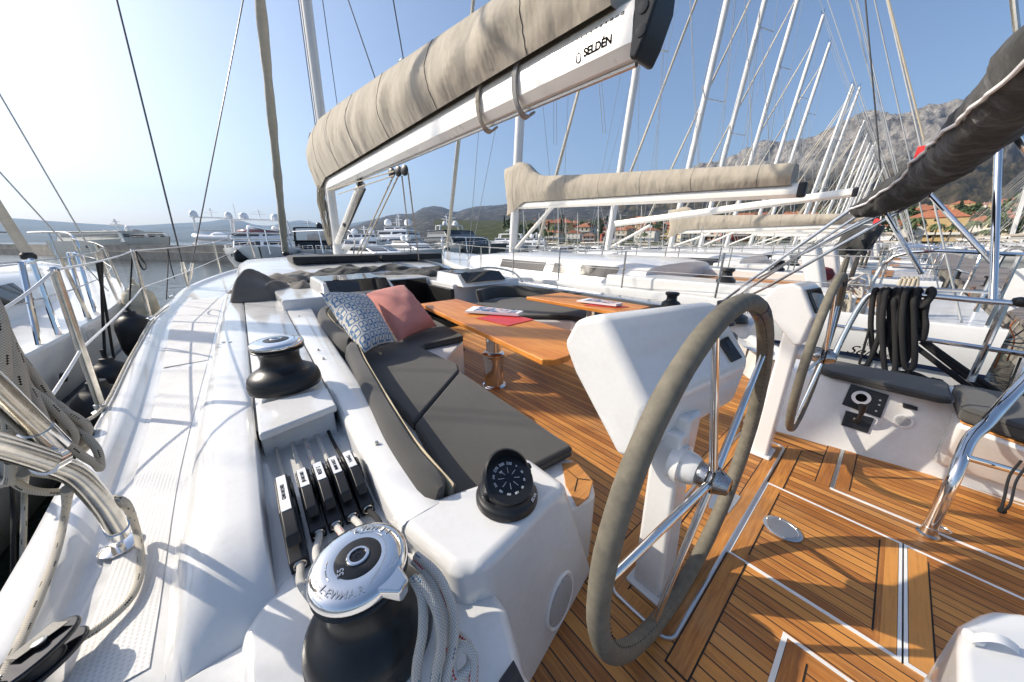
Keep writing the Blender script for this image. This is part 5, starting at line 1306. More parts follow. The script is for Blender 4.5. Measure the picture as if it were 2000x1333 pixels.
def hill_mat(name, stops, sc, rock=None, bump=.6, bs=.05, bd=3, lo=None):
    t = NT(name); co = t.co(); t.set(Roughness=.95); f = t.noise(co, sc, 9, .68); c = t.ramp(f, stops)
    sp = t.n('SeparateXYZ'); t.l(co, sp.inputs[0])
    if rock:
        z0, z1, rs = rock; g = t.noise(t.co(scale=(1,1,.45)), sc*2.2, 10, .72); c2 = t.ramp(g, rs)
        h = t.math('MULTIPLY_ADD', t.noise(co, sc*.5, 5, .6), (z1-z0)*1.4, sp.outputs[2])
        k = t.n('MapRange'); k.inputs['From Min'].default_value = z0+(z1-z0)*.7; k.inputs['From Max'].default_value = z1+(z1-z0)*.7; t.l(h, k.inputs['Value'])
        c = t.mix(k.outputs[0], c, c2)
    t.col(c); t.bump(t.noise(co, bs, 8, .7), bump, bd); t.b.inputs['Specular IOR Level'].default_value = .1
    return t.m
M['hill_far'] = hill_mat('far_hill_scrub', [(.35,(.05,.06,.045)),(.6,(.11,.12,.10)),(.8,(.17,.16,.13))], .002)
M['hill_mid'] = hill_mat('dark_hill_scrub', [(.38,(.026,.027,.024)),(.54,(.055,.052,.045)),(.60,(.11,.10,.085)),(.70,(.30,.28,.25))], .018, bump=.5)
M['mountain'] = hill_mat('limestone_mountain', [(.36,(.030,.036,.016)),(.50,(.085,.070,.038)),(.62,(.155,.12,.070)),(.78,(.24,.20,.15))], .012,
    rock=(300,420,[(.36,(.15,.14,.125)),(.44,(.23,.215,.195)),(.53,(.38,.355,.32)),(.66,(.52,.485,.44))]), bump=1.0, bs=.03, bd=40)
hill('far_hills', [(-420,418),(-250,430),(0,426),(50,428),(100,432),(190,438),(250,441),(300,439),(340,437),(400,434),(455,428),(500,440),(530,441),(582,431),(620,437),(660,440),(714,432),(760,425),(820,440),(900,455)], 6000, 12000, 150, 16, M['hill_far'], 30, .0006, prof=.9)
hill('dark_hills', [(600,458),(680,446),(714,434),(762,421),(804,417),(828,406),(858,404),(875,409),(891,415),(924,405),(960,402),(1000,399),(1060,392),(1150,380),(1250,365),(1330,350),(1400,345)], 1600, 5600, 170, 26, M['hill_mid'], 24, .003, prof=.85, seed=5)
hill('mountain', [(1180,400),(1260,365),(1320,342),(1346,332),(1390,319),(1420,307),(1470,285),(1500,277),(1530,277),(1570,268),(1620,250),(1680,236),(1720,226),(1780,215),(1800,208),(1850,203),(1900,205),(1960,214),(2000,221),(2100,233),(2300,252),(2600,300)], 700, 3000, 320, 110, M['mountain'], 60, .0045, seed=11, cliff=[(0,0),(.30,.055),(.55,.22),(.72,.44),(.80,.60),(.88,.86),(1,1)])
# gently rising town ground
m = MB(); rows = []
for i in range(61):
    u = lerp(850, 2500, i/60); row = []
    for k in range(13):
        t = k/12; p = polar(u, 473, lerp(150, 1150, t)); row.append(V(p.x, p.y, lerp(-1.0, 72, t**1.2)+(1.2*noise.noise(V(p.x*.02,p.y*.02,0)) if 0 < k else 0)))
    p = polar(u, 473, 149); row = [V(p.x,p.y,-3)] + row; rows.append(row)
m.grid(rows, flip=True)
M['ground'] = hill_mat('town_ground', [(.35,(.022,.035,.012)),(.5,(.05,.06,.022)),(.65,(.12,.10,.06)),(.8,(.22,.19,.15))], .06, bump=.4, bs=.4, bd=.5)
struct('ground', m, M['ground'])
# stone quay on the left
q = [at(480,511,z=-1.4), at(205,506,z=-1.4), at(60,497,z=-1.4), at(-400,489,z=-1.4)]
def back(p, d): n = V(p.x, p.y, 0).normalized(); return p + n*d
m = MB()
for a, b in zip(q, q[1:]):
    vs_t = [V(a.x,a.y,-.15), V(b.x,b.y,-.15), back(b,10)+V(0,0,1.25), back(a,10)+V(0,0,1.25)]
m = MB(); rows = []
for p in q:
    k = p.length/70
    rows.append([V(p.x,p.y,-2.2), V(p.x,p.y,-.02*k+.05), back(p,.05)+V(0,0,1.45), back(p,1.6)+V(0,0,1.45), back(p,1.65)+V(0,0,1.4+1.15), back(p,3.4)+V(0,0,1.4+1.15), back(p,3.5)+V(0,0,0), back(p,12)+V(0,0,0)])
rows = [[V(p.x,p.y,-2.2), V(p.x,p.y,-.1), back(V(p.x,p.y,-.1),1.5), back(V(p.x,p.y,.95),1.55), back(V(p.x,p.y,.95),2.6), back(V(p.x,p.y,-.1),2.7), back(V(p.x,p.y,-.1),12), back(V(p.x,p.y,-2.2),12)] for p in q]
m.grid(rows, flip=True); m.add(rows[0], [tuple(range(8))])
quay = part('quay_wall', m, M['concrete'], label='long low concrete quay wall across the water at the left', cat='quay', smooth=False)

# =====================================================================
# generic sailing yacht for the rows
# =====================================================================
def sailboat(label, loc, rotz=0, cover_=True, canvas='canvas', hb=3.15, L=19.0, mh=21.5, bm=2.45, group='sailing yachts in the row to starboard', detail=2, rake=.085, hullmat='gel2', mastmat='mast', bzz=None, stripe=False, mf=.655):
    r = thing('sailing_yacht', label, 'sailing yacht', loc, rotz, group)
    W = 1.4                                        # root sits on the waterline, deck at z = W + ...
    def sh(y): return W+.46+.45*(max(0, y/L-.45)/.55)**1.6
    def half(y): t = y/L; return hb*(.86+.14*math.sin(min(1, t/.45)*math.pi/2)) if t < .45 else hb*max(.02, (1-((t-.45)/.55)**2.3))
    n = 26 if detail > 1 else 14; rows = []
    for i in range(n+1):
        y = L*i/n; h_ = half(y); z0 = sh(y); row = [V(0,y,z0+.02), V(-h_*.5,y,z0+.01), V(-h_+.12,y,z0-.01), V(-h_+.10,y,z0+.03), V(-h_+.02,y,z0+.03), V(-h_,y,z0), V(-h_*.985,y,z0-.45), V(-h_*.93,y,z0-1.1), V(-h_*.82,y,.1), V(-h_*.62,y,-.4)]
        rows.append([V(-p.x,p.y,p.z) for p in row[::-1]] + row[1:])
    m = MB(); m.grid(rows); m.add(rows[0], [tuple(range(len(rows[0])-1,-1,-1))]); hull = part('hull', m, M[hullmat], r, angle=40)
    m = MB()
    for s in (-1, 1):
        rr = [[V(s*(half(L*i/n)*.983+.012), L*i/n, W-.10), V(s*(half(L*i/n)*.98+.012), L*i/n, W-.16)] for i in range(n)]
        m.grid(rr)
    part('hull_stripe', m, M['stripe'], hull)
    # coachroof
    rows = []; y0, y1 = L*.26, L*.80; N = 16
    for i in range(N+1):
        y = lerp(y0, y1, i/N); k = max(0, (y-L*.55)/(L*.25)); hw = min(half(y)-.55, hb*.70)*(1-.45*k**2); zr = .58*(1-.75*k**1.5)*(1 if i else .8); zb = sh(y)-.02
        rows.append([V(a*hw, y, zb+zr*b) for a, b in ((-1,0),(-.96,.4),(-.90,.82),(-.78,.98),(-.4,1.06),(0,1.09),(.4,1.06),(.78,.98),(.90,.82),(.96,.4),(1,0))])
    m = MB(); m.grid(rows); m.add(rows[0], [tuple(range(10,-1,-1))]); m.add(rows[-1], [tuple(range(11))]); cr = part('coachroof', m, M[hullmat], r, angle=50)
    for s in (-1, 1):                              # long side windows
        for wa, wb in ((.30,.42),(.44,.56)):
            ys_ = [lerp(L*wa, L*wb, q_/6) for q_ in range(7)]; top, bot = [], []
            for y in ys_:
                k = max(0, (y-L*.55)/(L*.25)); hw = min(half(y)-.55, hb*.70)*(1-.45*k**2); zr = .58*(1-.75*k**1.5); zb = sh(y)-.02
                bot.append(V(s*(hw*.975+.012), y, zb+zr*.26)); top.append(V(s*(hw*.915+.012), y, zb+zr*.74))
            m = MB(); m.grid([bot, top], flip=(s > 0)); part('window', m, M['glass'], cr)
    for y_ in (L*.60, L*.68, L*.76):
        m = MB(); z = sh(y_)+.56*(1-.75*(max(0, (y_-L*.55)/(L*.25)))**1.5)+.04; m.box(-.35,.35,y_-.3,y_+.3,z-.05,z+.03); part('deck_hatch', m, M['glass'], r, bevel=.02, seg=2)
    # cockpit
    m = MB(); m.box(-hb*.50,hb*.50,.9,L*.26,sh(0)-.02,sh(0)+.035); part('cockpit_floor', m, M['teakdeck2'], r, smooth=False)
    for s in (-1, 1):
        m = MB(); m.slab([(s*hb*.50,1.6),(s*hb*.80,1.3),(s*hb*.82,L*.30),(s*hb*.50,L*.30)], sh(0)-.02, sh(0)+.26); part('coaming', m, M[hullmat], r, bevel=.05)
        m = MB(); m.box(s*1.15-.28, s*1.15+.28, 1.9, 2.15, sh(0), sh(0)+.95, rot=Matrix.Rotation(R(-18),3,'X')); part('helm_pod', m, M[hullmat], r, bevel=.06)
        m = MB(); c = V(s*1.15, 1.65, sh(0)+.42); m.tube([c+V(.40*math.cos(R(a)),0,.40*math.sin(R(a))) for a in range(0,360,20)], .022, 8, closed=True)
        for a in range(0,360,72): m.tube([c, c+V(.40*math.cos(R(a)),0,.40*math.sin(R(a)))], .010, 5)
        part('steering_wheel', m, M['leather'], r)
        m = MB(); m.lathe(V(s*hb*.67, 3.2, sh(0)+.25), [(.17,0),(.17,.06),(.10,.12),(.09,.2),(.13,.24),(.12,.29)], 16); part('winch', m, M['winch'], r)
    # mast and rig
    my = L*mf; mb0 = V(0, my, sh(my)+.50); mt0 = mb0 + V(0, -math.sin(rake)*mh, math.cos(rake)*mh)
    m = MB(); m.tube([mb0, lerp(mb0,mt0,.8), mt0], lambda t: .185-.05*t**3, 12, sq=1.0); mast_ = part('mast', m, M[mastmat], r)
    m = MB()
    for dx, dy in ((.15,-.12),(-.16,-.08),(.05,-.18)): m.tube([mb0+V(dx,dy,.1), mt0+V(dx*.5,dy*.6,-.3)], .012, 4)
    part('halyard', m, M['wire'], mast_)
    for f_ in (.40, .70):
        p = lerp(mb0, mt0, f_)
        for s in (-1, 1): m = MB(); m.tube([p, p+V(s*1.75,-.5,.05)], .035, 6); part('spreader', m, M[mastmat], mast_)
    m = MB(); m.tube([mt0, mt0+V(0,0,.5)], .015, 4); m.tube([mt0+V(-.25,.2,.3), mt0+V(.3,.2,.3)], .015, 4); part('wind_vane', m, M['black'], mast_)
    wires = []
    for s in (-1, 1):
        ch = V(s*(half(my-.3)-.12), my-.5, sh(my)); s1 = lerp(mb0,mt0,.40)+V(s*1.75,-.5,.05); s2 = lerp(mb0,mt0,.70)+V(s*1.75,-.5,.05)
        wires += [(ch,s1),(s1,s2),(s2,mt0),(ch+V(-s*.1,.1,0), lerp(mb0,mt0,.39)),(s1,lerp(mb0,mt0,.69)),(V(s*hb*.72,.3,sh(0)), lerp(mb0,mt0,.995))]
        wires += [(V(s*.08,my-4.5,W+bm+1.9), lerp(mb0,mt0,.72)), (V(s*.08,my-2.4,W+bm+2.0), lerp(mb0,mt0,.72))]
    for a, b in wires: m = MB(); m.tube([a,b], .011 if detail > 1 else .014, 4); part('shroud', m, M['wirepale'], mast_)
    fs, ft_ = V(0, L*.975, sh(L)+.35), lerp(mb0, mt0, .93)
    m = MB(); m.tube([lerp(fs,ft_,q_/14) for q_ in range(15)], lambda t: .11-.06*t, 8, rf=lambda i,a: 1+.10*math.sin(a*2+i)); part('furled_genoa', m, M['sailcloth'], r)
    m = MB(); m.lathe(fs-V(0,0,.25), [(.12,0),(.15,.04),(.15,.14),(.1,.2)], 12); part('furler_drum', m, M['black'], r)
    # boom (+ stack pack)
    b0, b1 = V(0, my-.35, W+bm-.02), V(0, my-9.65, W+bm-.25 if bzz is None else W+bzz)
    sec_ = [(-.05,0),(-.10,.07),(-.11,.2),(-.08,.29),(.08,.29),(.11,.2),(.10,.07),(.05,0)]
    rows = [[V(a, lerp(b0,b1,t).y, lerp(b0,b1,t).z+b) for a, b in sec_] for t in (0,.33,.66,1)]
    m = MB(); m.grid(rows, closed=True); m.add(rows[0], [tuple(range(7,-1,-1))]); m.add(rows[-1], [tuple(range(8))]); bo = part('boom', m, M['boom'], r, angle=24)
    m = MB(); m.box(-.10,.10,b1.y-.14,b1.y+.005,b1.z+.0,b1.z+.30); part('boom_end', m, M['black'], bo, bevel=.04)
    if cover_:
        bzf = lambda y: lerp(b0.z, b1.z, (b0.y-y)/(b0.y-b1.y))
        zt_ = lambda y: bzf(y)+.29+sinterp([(b1.y,.38),(b1.y+3,.55),(b0.y-2.4,.78),(b0.y-1.2,.95),(b0.y-.4,1.45),(b0.y+.3,1.35)], y)
        zb_ = lambda y: bzf(y)+.25 if y < b0.y-.5 else lerp(bzf(y)+.25, bzf(b0.y)-.25, (y-b0.y+.5)/.9)
        cover(0, b1.y+.12, b0.y+.25, zt_, zb_, lambda y: .17, 'sail_cover', None, canvas, bo, (6,.45,.1), wr=.035, ny=46 if detail > 1 else 20, seed=loc[0], nz=9 if detail > 1 else 6)
    m = MB(); m.tube([V(0,b0.y-2.1,b0.z), V(0,my-.2,mb0.z+.15)], .075, 10); part('vang_strut', m, M['boom'], bo)
    for dx, dy in ((-.5,0),(.5,0)): m = MB(); m.tube([V(0,my-5,b0.z-.1), V(dx,my-5.1,sh(5)+.55)], .014, 4); part('mainsheet', m, M['wirepale'], bo)
    # rails
    ns = 9 if detail > 1 else 6
    for s in (-1, 1):
        tp = []
        for i in range(ns):
            y = lerp(1.2, L*.86, i/(ns-1)); a = V(s*(half(y)-.06), y, sh(y)); b = a+V(s*-.03,0,.85); tp.append(b)
            m = MB(); m.tube([a,b], .020, 6); part('stanchion', m, M['chromeold'], r)
        for dz in (0, -.40): m = MB(); m.tube([p+V(0,0,dz-.01) for p in tp], .008, 4); part('lifeline', m, M['wirepale'], r)
        m = MB(); m.tube(curve([V(s*(half(L*.86)-.06),L*.86,sh(L*.86)), V(s*(half(L*.86)-.08),L*.865,sh(L*.9)+.85), V(s*(half(L*.93)-.08),L*.93,sh(L)+.85), V(s*.12,L*.985,sh(L)+.85)], 5), .024, 8); m.tube([V(s*(half(L*.93)-.08),L*.93,sh(L)+.85), V(s*(half(L*.93)-.08),L*.925,sh(L))], .022, 6); part('bow_rail', m, M['chrome'], r)
        m = MB(); m.tube(curve([V(s*(half(1.2)-.06),1.2,sh(0)), V(s*(half(1.2)-.08),1.1,sh(0)+.85), V(s*(half(.2)-.1),.15,sh(0)+.9), V(s*hb*.35,.08,sh(0)+.9), V(s*hb*.34,.1,sh(0))], 5), .024, 8); m.tube([V(s*(half(1.2)-.08),1.1,sh(0)+.45), V(s*(half(.2)-.1),.15,sh(0)+.45), V(s*hb*.35,.08,sh(0)+.45)], .018, 6); m.tube([V(s*(half(.2)-.1),.15,sh(0)), V(s*(half(.2)-.1),.15,sh(0)+.9)], .02, 6)
        part('pushpit_rail', m, M['chrome'], r)
    return r
nb = sailboat('white neighbouring yacht just to starboard with tan sail cover on its boom', (9.58,-1.05,-1.4), bm=2.87, mh=25, bzz=2.42)
# lettering on its hull side, seen behind the coiled rope
WR[nb.name] = (9.58,-1.05,-1.4)
text_mesh('50', .085, M['ink'], nb, at(1693,672,x=6.735), V(0,-1,0), V(0,0,1), 'lettering', .001, bold=0)
text_mesh('Sense', .19, M['ink'], nb, at(1694,689,x=6.72), V(0,-1,0), V(0,0,1), 'lettering', .001, shear=.55, bold=0)
del WR[nb.name]
random.seed(21)
DESC = ['third yacht of the row, bare white boom lifted above its deck','yacht with a pale beige sail cover, third masts along behind the helm','bare boomed yacht beyond the beige sail cover','yacht with a short tan sail cover low behind the steel tubes']
P1 = sailboat('white yacht with a bare white boom, next beyond the tan covered neighbour', (16.8,-.9,-1.4), cover_=False, bm=2.35, mh=24, bzz=3.0, L=18.5)
P2 = sailboat('white yacht with beige sail cover on a low boom, third to starboard', (24.0,-1.0,-1.4), cover_=True, bm=2.05, mh=22.5, L=18, bzz=2.15)
protoB = sailboat('white yacht with bare boom, fourth to starboard', (31.2,-1.0,-1.4), cover_=False, bm=2.3, mh=21.5, detail=1)
protoA = sailboat('white yacht with tan sail cover, fifth to starboard', (38.4,-.8,-1.4), cover_=True, bm=2.3, mh=21.2, detail=1)
ordn = ['sixth','seventh','eighth','ninth','tenth','eleventh','twelfth','thirteenth','fourteenth','fifteenth','sixteenth','seventeenth','eighteenth','nineteenth','twentieth','twenty-first']
for k in range(16):
    cv = (k % 3 == 1) or k in (6, 12); src = protoA if cv else protoB; c_ = copy_tree(src)
    c_.location = (45.6+7.0*k+random.uniform(-.4,.4), -1+random.uniform(-.6,.6), -1.4); s_ = random.uniform(.90,1.02); c_.scale = (s_,s_,s_*random.uniform(.92,1.04))
    c_['label'] = 'white yacht %s in the starboard row, %s' % (ordn[k], 'with tan sail cover' if cv else 'with bare boom')
# opposite row, bows pointing away beyond the pontoon
for k in range(12):
    cv = k % 4 == 0; src = protoA if cv else protoB; c_ = copy_tree(src)
    c_.location = (92+8.2*k+random.uniform(-.5,.5), -7.5, -1.4); c_.rotation_euler = (0,0,math.pi); s_ = random.uniform(.88,1.06); c_.scale = (s_,s_,s_)
    c_['group'] = 'sailing yachts on the far side of the pontoon'
    c_['label'] = 'white yacht %s across the pontoon at the right edge, %s' % ((['first','second','third','fourth','fifth']+ordn)[k], 'with tan sail cover' if cv else 'bare boom')
# distant third row across the basin
for k in range(16):
    c_ = copy_tree(protoB if k % 3 else protoA); u = 1000+26*k+random.uniform(-6,6); p = polar(u, 473, 118+random.uniform(-12,14)); c_.location = (p.x, p.y, -1.4); c_.rotation_euler = (0,0,math.pi+random.uniform(-.05,.05)); s_ = random.uniform(.45,.72); c_.scale = (s_,s_,s_)
    c_['group'] = 'smaller yachts across the basin'; c_['label'] = 'small distant yacht across the basin in front of the town, %s from the left' % (['first','second','third','fourth','fifth']+ordn)[k]

# port neighbour
pn = sailboat('white neighbouring yacht on the port side with furled genoa and steel gate hoops', (-4.75,-1.5,-1.4), cover_=False, hb=3.05, L=18.2, bm=2.6, mh=20, group='yachts alongside')
# ---- pontoon ----
M['dock'] = teak('weathered_dock_planks', pitch=.16, along='Y', base=((.17,.145,.12),(.27,.235,.20)), rough=.85)
m = MB(); m.box(8.6, 190, -5.4, -2.35, -.50, -.36); dk = part('pontoon', m, M['dock'], label='long grey planked pontoon behind the sterns at the right', cat='pontoon', smooth=False)
m = MB(); m.box(8.4, 190.2, -5.3, -2.45, -1.6, -.505); part('float', m, M['concrete'], dk, bevel=.03)
# =====================================================================
# motor yachts across the basin
# =====================================================================
M['mwhite'] = gel('motor_yacht_white', (.88,.88,.87), .2, .06); M['mgrey'] = simple('motor_yacht_grey', (.10,.115,.125), .25, 0, .08, 1, coat=.3)
M['mcream'] = gel('motor_yacht_cream', (.68,.65,.56), .3, .10); M['mblack'] = simple('motor_yacht_black', (.02,.02,.022), .25, 0, .1); M['tint'] = simple('rose_tinted_screen', (.20,.09,.10), .15, 0, .15)
M['mhullgrey'] = simple('pale_grey_hull', (.56,.60,.61), .22, 0, .08, .8, coat=.3)
def motoryacht(label, ub, Db, us, Ds, hb, F, tiers, hullm='mwhite', housem='mwhite', arch=None, domes=(), flyscreen=None, masts=(), rail=True, ports=5, lower=None, flare=.16, zs=.66):
    b, s = polar(ub, 473, Db), polar(us, 473, Ds); b.z = s.z = 0; d = b - s; L = d.length
    r = thing('motor_yacht', label, 'motor yacht', (s.x, s.y, -1.4), math.atan2(-d.x, d.y), 'motor yachts across the basin')
    sh = lambda y: F*(1+.28*(y/L)**2); half = lambda y: hb*max(.015, 1-max(0,(y/L-.45)/.55)**2.4)
    rows = []
    for i in range(19):
        y = L*i/18; h_ = half(y); z = sh(y); t = y/L; rk = .10*L*max(0,(t-.6)/.4)**2
        row = [V(0,y,z-.02), V(-h_*.96,y,z-.02), V(-h_*.97,y,z+.10), V(-h_,y,z+.10), V(-h_*.97,y-rk*.2,z*.72), V(-h_*lerp(.93,.55,max(0,(t-.5)*2)),y-rk*.6,z*.32), V(-h_*lerp(.86,.30,max(0,(t-.5)*2)),y-rk,0), V(-h_*.4,y-rk*1.2,-.5)]
        rows.append([V(-p.x,p.y,p.z) for p in row[::-1]] + row[1:])
    m = MB(); m.grid(rows); m.add(rows[0], [tuple(range(len(rows[0])-1,-1,-1))]); hull = part('hull', m, M[hullm], r, angle=40)
    for s_ in (-1, 1):
        for k in range(ports):
            y = L*(.32+.46*k/max(1,ports-1)); m = MB(); m.lathe(V(s_*(half(y)*.985), y, sh(y)*.66), [(.26,-.03),(.26,.04),(.2,.05)], 12, V(s_,0,-.1)); m.v = [(x, yc+(yy-yc)*1.5 if False else yy, zz) for (x,yy,zz) in m.v for yc in (y,)]; part('porthole', m, M['glass'], hull)
    for (y0, y1, w_, z0, z1, sf, sb) in tiers:
        y0, y1 = y0*L, y1*L; top = [V(-w_*.90,y0+sb,z1), V(w_*.90,y0+sb,z1), V(w_*.86,y1-sf,z1), V(0,y1-sf*.75,z1), V(-w_*.86,y1-sf,z1)]
        bot = [V(-w_,y0,z0), V(w_,y0,z0), V(w_*.92,y1-.5,z0), V(0,y1+.3,z0), V(-w_*.92,y1-.5,z0)]
        m = MB(); m.prism(top, bot); hs = part('superstructure', m, M[housem], r, bevel=.10, seg=2)
        a0, a1 = .50, .80; lp = lambda i, a: lerp(bot[i], top[i], a)
        faces = [(1,2),(2,3),(3,4),(4,0)]
        for i0, i1 in faces:
            A0, A1, B0, B1 = lp(i0,a0), lp(i1,a0), lp(i0,a1), lp(i1,a1); n_ = (A1-A0).cross(B0-A0).normalized(); c0 = (A0+A1)/2; 
            if n_.dot(V(c0.x, c0.y-(y0+y1)/2, 0)) < 0: n_ = -n_
            e = .06; q = [lerp(A0,A1,e)+n_*.015, lerp(A0,A1,1-e)+n_*.015, lerp(B0,B1,1-e)+n_*.015, lerp(B0,B1,e)+n_*.015]
            m = MB(); m.plate(q, n_*.03); part('window', m, M['glass'], hs, smooth=False)
        m = MB(); m.prism([p*1.0+V(p.x*.10,-.3 if p.y < (y0+y1)/2 else .15,.14) for p in top], [p+V(p.x*.10,-.3 if p.y < (y0+y1)/2 else .15,.0) for p in top]); part('deck_edge', m, M[housem], r, bevel=.05, seg=2)
    zt = tiers[-1][4] + .14
    if flyscreen:
        y0, y1, w_, mt = flyscreen; m = MB(); rows = []
        for i in range(13):
            a = math.pi*i/12; x = w_*math.cos(a); y = lerp(y0*L, y1*L, math.sin(a)**.7); rows.append([V(x,y,zt-.05), V(x*.97,y-.10,zt+.65)])
        m.grid(rows); o = part('fly_screen', m, M[mt], r); md_ = o.modifiers.new('s','SOLIDIFY'); md_.thickness = .05
    if arch:
        y, w_, h_, mt = arch; m = MB(); y *= L
        for dy in (0, 1.3): m.tube(curve([V(-w_,y-dy,zt-.3), V(-w_*.93,y-dy,zt+h_*.8), V(-w_*.8,y-dy,zt+h_), V(w_*.8,y-dy,zt+h_), V(w_*.93,y-dy,zt+h_*.8), V(w_,y-dy,zt-.3)], 4), .13, 8)
        m.box(-w_*.9,w_*.9,y-1.3,y,zt+h_-.06,zt+h_+.05); part('radar_arch', m, M[mt], r)
        zt2 = zt+h_
    else: zt2 = zt
    for (x, y, rr, dz, mt) in domes:
        m = MB(); m.lathe(V(x,y*L,zt2+dz), [(rr*.7,0),(rr*.8,.12),(rr,.2),(rr,.2+rr*1.0),(rr*.8,.2+rr*1.8),(rr*.4,.2+rr*2.25),(.02,.2+rr*2.4)], 20); part('radome', m, M[mt], r)
    for (x, y, h_, rr) in masts:
        m = MB(); m.tube([V(x,y*L,zt2), V(x,y*L-.3,zt2+h_)], rr, 6)
        if rr > .04: m.tube([V(x-.9,y*L-.1,zt2+h_*.55), V(x+.9,y*L-.1,zt2+h_*.6)], rr*.8, 6); m.tube([V(x-.5,y*L-.1,zt2+h_*.8), V(x+.5,y*L-.1,zt2+h_*.8)], rr*.6, 6)
        part('antenna', m, M['mwhite'] if rr > .04 else M['wirepale'], r)
    r.scale = (1, 1, zs)
    if rail:
        for s_ in (-1, 1):
            m = MB(); pts = [V(s_*half(L*t)*.95, L*t, sh(L*t)+.75) for t in (.35,.5,.6,.7,.8,.88,.94,.985)]; m.tube(pts, .03, 6)
            m.tube([p-V(0,0,.35) for p in pts], .02, 5)
            for p in pts: m.tube([p, p-V(0,0,.75)], .025, 5)
            part('rail', m, M['chrome'], r)
    return r
C1 = motoryacht('white flybridge motor yacht with pink tinted screen, bow towards us, just left of the mast', 503, 43, 522, 62, 4.0, 2.9, [(.12,.70,3.1,2.8,4.9,1.8,.2),(.14,.60,3.3,5.0,5.9,.5,.3)], flyscreen=(.30,.52,2.7,'tint'), arch=(.30,3.2,2.6,'mwhite'), domes=((-1.7,.26,.52,0,'mwhite'),(1.7,.26,.52,0,'mwhite'),(-1.4,.2,.45,-2.2,'mwhite'),(1.4,.2,.45,-2.2,'mwhite')), masts=((0,.28,2.0,.07),(-2.6,.2,4.5,.025),(2.6,.2,3.2,.025)))
motoryacht('black and white motor yacht with dark hardtop behind the mast', 612, 46, 612, 62, 2.9, 2.4, [(.10,.62,2.5,2.3,4.6,1.2,.2)], hullm='mhullgrey', housem='mblack', arch=(.35,2.2,2.6,'mblack'), domes=((-1.1,.32,.42,0,'mblack'),), masts=((0.2,.33,1.7,.08),))
motoryacht('low white sports cruiser with raked dark windscreen right of the mast', 806, 40, 690, 52, 2.8, 2.05, [(.12,.72,2.2,2.0,3.5,3.6,1.6)], hullm='mhullgrey', housem='mwhite', domes=((0,.22,.5,0,'mwhite'),), ports=4)
motoryacht('long white sports yacht behind the raked windscreen cruiser', 900, 46, 762, 60, 3.3, 2.4, [(.10,.72,2.7,2.3,3.7,3.6,1.2),(.2,.5,2.2,3.8,4.5,1.6,.8)], hullm='mhullgrey', domes=((-.6,.25,.5,.1,'mwhite'),(.9,.3,.4,.1,'mwhite')), ports=5)
motoryacht('tall white triple deck yacht with two big radomes', 735, 74, 800, 96, 5.0, 3.4, [(.05,.75,4.4,3.3,5.8,2,.4),(.1,.62,3.9,5.9,8.2,1.6,.4),(.2,.5,3.0,8.3,9.6,1.2,.4)], housem='mwhite', domes=((-2.4,.34,.9,.6,'mwhite'),(2.6,.34,.9,.6,'mwhite')), masts=((0,.33,5.0,.14),(.8,.3,3.0,.1)), ports=6)
motoryacht('white yacht with stacked decks half hidden behind the vang', 690, 66, 722, 84, 4.0, 2.8, [(.05,.7,3.5,2.7,5.0,2,.4),(.12,.55,3.0,5.1,6.7,1.2,.4)], domes=((-1.4,.3,.7,.2,'mwhite'),(1.6,.4,.6,0,'mwhite')), masts=((0,.3,2.6,.1),))
motoryacht('dark grey explorer yacht with black upper deck and a forest of aerials', 990, 44, 855, 60, 4.2, 3.2, [(.06,.62,3.7,3.1,5.4,1.6,.6),(.10,.46,3.1,5.5,7.0,1.6,.5)], hullm='mgrey', housem='mgrey', arch=(.26,2.2,1.1,'mwhite'), domes=((-1.0,.24,.45,0,'mwhite'),(1.2,.26,.35,0,'mwhite')), masts=((0,.26,3.4,.12),(.5,.24,2.6,.07),(-.6,.22,2.2,.05)), ports=4)
motoryacht('white motor yacht with slanted wing at the edge of the neighbouring mast', 962, 56, 1004, 72, 3.4, 2.6, [(.08,.66,2.9,2.5,4.4,2.2,.6),(.14,.5,2.5,4.5,5.4,1.2,.3)], arch=(.24,2.4,1.2,'mwhite'), masts=((0,.25,1.6,.09),))
motoryacht('white motor yacht with small twin radomes right of the neighbouring mast', 1030, 66, 1052, 84, 3.3, 2.6, [(.08,.66,2.9,2.5,4.4,2.0,.5),(.15,.5,2.3,4.5,5.4,1.0,.3)], domes=((-1,.3,.5,.3,'mwhite'),(1,.3,.5,.3,'mwhite')), masts=((0,.28,2.2,.1),))
for k, (u, D) in enumerate(((1085,60),(1122,70),(1160,64),(1212,72),(1262,66),(1308,74))):
    motoryacht('low white day cruiser in the far basin, %s from the left' % ['first','second','third','fourth','fifth','sixth'][k], u-8, D, u+26, D+11, 2.2, 1.7, [(.12,.66,1.8,1.6,2.9,1.8,.5)], ports=2, rail=False)
motoryacht('classic beige motor yacht with long low cabin and dinghy behind the quay', 335, 86, 150, 112, 4.0, 3.4, [(.08,.80,3.4,3.3,5.4,1.4,.6)], hullm='mcream', housem='mcream', masts=((0,.52,2.6,.16),), domes=((0,.62,.45,0,'mwhite'),), zs=.86)
motoryacht('cream trawler yacht with twin mast posts and a white tender on its stern', 425, 94, 428, 80, 3.6, 3.2, [(.10,.72,3.0,3.1,5.2,1.2,.2),(.2,.6,2.6,5.3,6.4,.8,.2)], hullm='mcream', housem='mwhite', zs=.78, arch=(.30,2.7,2.6,'mwhite'), domes=((-2.4,.3,.6,0,'mwhite'),(2.4,.3,.6,0,'mwhite')), masts=((0,.3,2.2,.08),))
